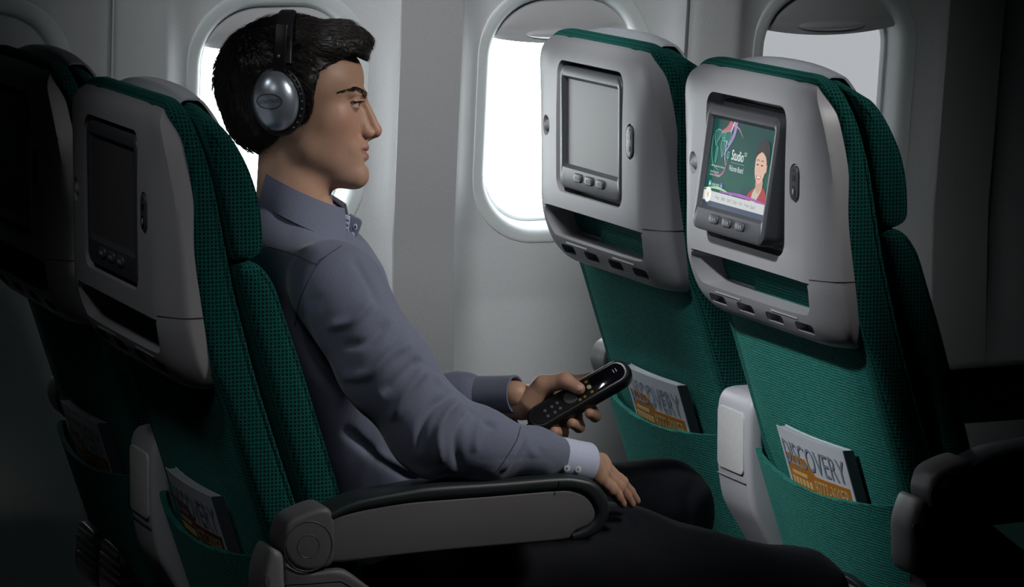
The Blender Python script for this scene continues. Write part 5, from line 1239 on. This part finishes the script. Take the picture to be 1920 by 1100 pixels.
ee[0].position = 0.2; ee[0].color = (0.012, 0.045, 0.085, 1); ee[1].position = 1.3 if False else 1.0; ee[1].color = (0.006, 0.075, 0.068, 1); qq = ee.new(0.55); qq.color = (0.012, 0.125, 0.092, 1)
L_(rr_.outputs[0], b.inputs['Emission Color']); b.inputs['Emission Strength'].default_value = 0.72; b.inputs['Base Color'].default_value = (0.008, 0.008, 0.008, 1); b.inputs['Roughness'].default_value = 0.25
for o in LIT.children:
    if o.name.startswith('display'): o.data.materials.clear(); o.data.materials.append(M['screen_on'])
TEAL, MIST = (0.10, 0.55, 0.44), (0.62, 0.72, 0.72)
# swooshes
scr_line('light_arc', [(0.36, 1.0), (0.35, 0.86), (0.28, 0.70), (0.22, 0.60)], [0.010, 0.008, 0.004, 0.001], (0.30, 0.20, 0.42), 1)
scr_line('light_arc', [(0.30, 0.99), (0.24, 0.90), (0.16, 0.86), (0.10, 0.84)], [0.014, 0.011, 0.005, 0.001], (0.45, 0.10, 0.14), 1.4)
scr_line('light_arc', [(0.33, 1.0), (0.30, 0.90), (0.25, 0.78), (0.25, 0.60), (0.28, 0.50)], [0.004, 0.003, 0.002, 0.0008], (0.55, 0.50, 0.72), 2)
scr_line('light_arc', [(0.33, 0.96), (0.42, 0.93), (0.50, 0.84)], [0.003, 0.002, 0.0006], (0.40, 0.24, 0.30), 2.2)
scr_line('light_arc', [(0.10, 0.42), (0.17, 0.36), (0.25, 0.40), (0.29, 0.50), (0.30, 0.62)], [0.001, 0.004, 0.004, 0.002, 0.001], (0.36, 0.10, 0.18), 1.2)
scr_line('light_arc', [(0.02, 0.80), (0.03, 0.62), (0.08, 0.48), (0.18, 0.42)], [0.0008, 0.0022, 0.0022, 0.0008], (0.10, 0.30, 0.30), 1.3)
# world map
for poly in ([(0.05, 0.84), (0.10, 0.88), (0.15, 0.86), (0.13, 0.79), (0.10, 0.74), (0.09, 0.69), (0.06, 0.76)], [(0.105, 0.68), (0.13, 0.66), (0.125, 0.58), (0.11, 0.50), (0.098, 0.60)], [(0.165, 0.84), (0.20, 0.86), (0.20, 0.80), (0.17, 0.79)], [(0.17, 0.76), (0.21, 0.765), (0.225, 0.70), (0.205, 0.58), (0.19, 0.62), (0.165, 0.70)], [(0.21, 0.86), (0.27, 0.885), (0.31, 0.86), (0.30, 0.79), (0.275, 0.73), (0.255, 0.77), (0.225, 0.76), (0.205, 0.81)], [(0.285, 0.64), (0.315, 0.65), (0.315, 0.59), (0.29, 0.585)]):
    scr('map_land', poly, (0.012, 0.10, 0.085), 3, True); scr_line('map_coast', poly, 0.0011, TEAL, 4, True)
# wording
scr_text('screen_title', 'Studio', 0.36, 0.575, 0.115, 0.19, (0.85, 0.90, 0.90), 5)
scr_text('screen_title_suffix', 'CX', 0.555, 0.645, 0.045, 0.040, (0.70, 0.78, 0.78), 5)
scr_line('screen_rule', [(0.36, 0.545), (0.47, 0.545), (0.58, 0.545)], 0.0005, (0.3, 0.45, 0.42), 5)
scr_text('screen_welcome', 'Welcome Aboard', 0.345, 0.45, 0.065, 0.225, (0.62, 0.70, 0.70), 5)
for (x, y, w) in ((0.06, 0.455, 0.20), (0.055, 0.385, 0.12), (0.055, 0.35, 0.155)):
    q = x
    while q < x+w: ww = rng.uniform(0.012, 0.03); scr('small_print', [(q, y), (q+ww, y), (q+ww, y+0.018), (q, y+0.018)], (0.28, 0.36, 0.36), 5); q += ww+0.008
scr_text('screen_carrier', 'CATHAY PACIFIC', 0.105, 0.232, 0.036, 0.125, (0.70, 0.75, 0.78), 5)
scr('carrier_emblem', [(0.06, 0.225), (0.095, 0.225), (0.095, 0.29), (0.06, 0.29)], (0.05, 0.35, 0.32), 5); scr('carrier_emblem_wing', [(0.062, 0.235), (0.09, 0.25), (0.075, 0.28)], (0.8, 0.85, 0.85), 6)
scr('alliance_emblem', [(0.262+0.018*math.cos(a), 0.245+0.048*math.sin(a)) for a in np.arange(20)*math.pi/10], (0.16, 0.12, 0.40), 5); scr_line('alliance_emblem_ring', [(0.248, 0.245), (0.262, 0.262), (0.276, 0.245)], 0.0008, (0.6, 0.6, 0.8), 6)
# portrait of a smiling attendant
scr('portrait_jacket', [(0.66, 0.17), (0.70, 0.26), (0.78, 0.325), (0.84, 0.36), (0.93, 0.345), (0.975, 0.27), (0.985, 0.17)], (0.36, 0.022, 0.030), 5)
scr('portrait_collar', [(0.745, 0.17), (0.76, 0.27), (0.80, 0.345), (0.83, 0.30), (0.90, 0.37), (0.885, 0.30), (0.82, 0.17)], (0.52, 0.47, 0.38), 6)
scr('portrait_neck', [(0.795, 0.345), (0.80, 0.44), (0.885, 0.44), (0.895, 0.365), (0.84, 0.275)], (0.52, 0.30, 0.22), 7, True)
scr('portrait_hair', [(0.738, 0.62), (0.742, 0.74), (0.78, 0.845), (0.85, 0.885), (0.92, 0.845), (0.945, 0.73), (0.94, 0.60), (0.90, 0.50), (0.78, 0.52)], (0.022, 0.014, 0.013), 8, True)
scr('portrait_face', [(0.745, 0.60), (0.755, 0.50), (0.785, 0.42), (0.83, 0.385), (0.875, 0.42), (0.905, 0.50), (0.918, 0.60), (0.90, 0.70), (0.85, 0.745), (0.79, 0.715), (0.752, 0.67)], (0.66, 0.42, 0.32), 9, True)
scr('portrait_ear', [(0.912, 0.60), (0.93, 0.60), (0.93, 0.53), (0.91, 0.52)], (0.56, 0.34, 0.26), 8.5, True)
scr('portrait_fringe', [(0.742, 0.64), (0.757, 0.76), (0.84, 0.82), (0.915, 0.75), (0.925, 0.62), (0.895, 0.69), (0.84, 0.735), (0.775, 0.745), (0.758, 0.70)], (0.020, 0.013, 0.012), 10, True)
for ex in (0.785, 0.852):
    scr('portrait_eye', [(ex-0.017, 0.59), (ex, 0.602), (ex+0.019, 0.592), (ex, 0.582)], (0.03, 0.018, 0.016), 11, True); scr_line('portrait_brow', [(ex-0.022, 0.632), (ex, 0.648), (ex+0.024, 0.636)], 0.0011, (0.06, 0.03, 0.025), 11)
scr_line('portrait_nose', [(0.818, 0.57), (0.808, 0.525), (0.825, 0.518)], 0.0008, (0.42, 0.23, 0.17), 11)
scr('portrait_mouth', [(0.785, 0.475), (0.82, 0.465), (0.86, 0.48), (0.845, 0.44), (0.815, 0.43), (0.795, 0.445)], (0.45, 0.08, 0.08), 11, True); scr('portrait_teeth', [(0.793, 0.468), (0.82, 0.46), (0.852, 0.472), (0.84, 0.45), (0.815, 0.444)], (0.85, 0.80, 0.76), 12, True)
# menu bar
scr('menu_bar', [(0.0, 0.062), (1.0, 0.062), (1.0, 0.175), (0.0, 0.175)], (0.55, 0.57, 0.57), 13); scr('status_bar', [(0, 0), (1, 0), (1, 0.06), (0, 0.06)], (0.03, 0.05, 0.10), 13)
scr_line('light_arc', [(0.0, 0.19), (0.22, 0.225), (0.45, 0.185)], [0.001, 0.004, 0.001], (0.30, 0.62, 0.30), 12.5); scr_line('light_arc', [(0.25, 0.19), (0.6, 0.205), (0.98, 0.185)], [0.001, 0.005, 0.002], (0.32, 0.08, 0.40), 12.6)
scr('menu_disc', [(0.075+0.052*math.cos(a), 0.128+0.088*math.sin(a)) for a in np.arange(28)*2*math.pi/28], (0.86, 0.85, 0.82), 14); scr('menu_disc_mark', [(0.075+0.018*math.cos(a), 0.128+0.032*math.sin(a)) for a in np.arange(18)*2*math.pi/18], (0.72, 0.58, 0.38), 15)
for k, (w, tx) in enumerate(((0.055, 'Eng'), (0.07, '繁體中文'), (0.07, '简体中文'), (0.06, '日本語'), (0.055, '한국어'), (0.07, 'Français'), (0.07, 'Deutsch'))):
    scr_text('menu_word', tx, 0.205+0.094*k, 0.095, 0.042, w, (0.16, 0.16, 0.18), 15)
for k in range(4): scr_line('menu_divider', [(0.29+0.188*k, 0.075), (0.29+0.188*k, 0.12), (0.29+0.188*k, 0.165)], 0.0004, (0.38, 0.40, 0.40), 14)
# notice lines on the rear console plate
for k in range(9):
    w = 0.055-0.012*(k % 3); z = 0.588-0.0095*k-(0.006 if k > 3 else 0)
    MB().box((0.1213, 0.286, z), (0.0005, w, 0.0034)).build('notice_line', M['inkgrey'] if 'inkgrey' in M else M['bezel'], CONS_REAR.parent, 30)
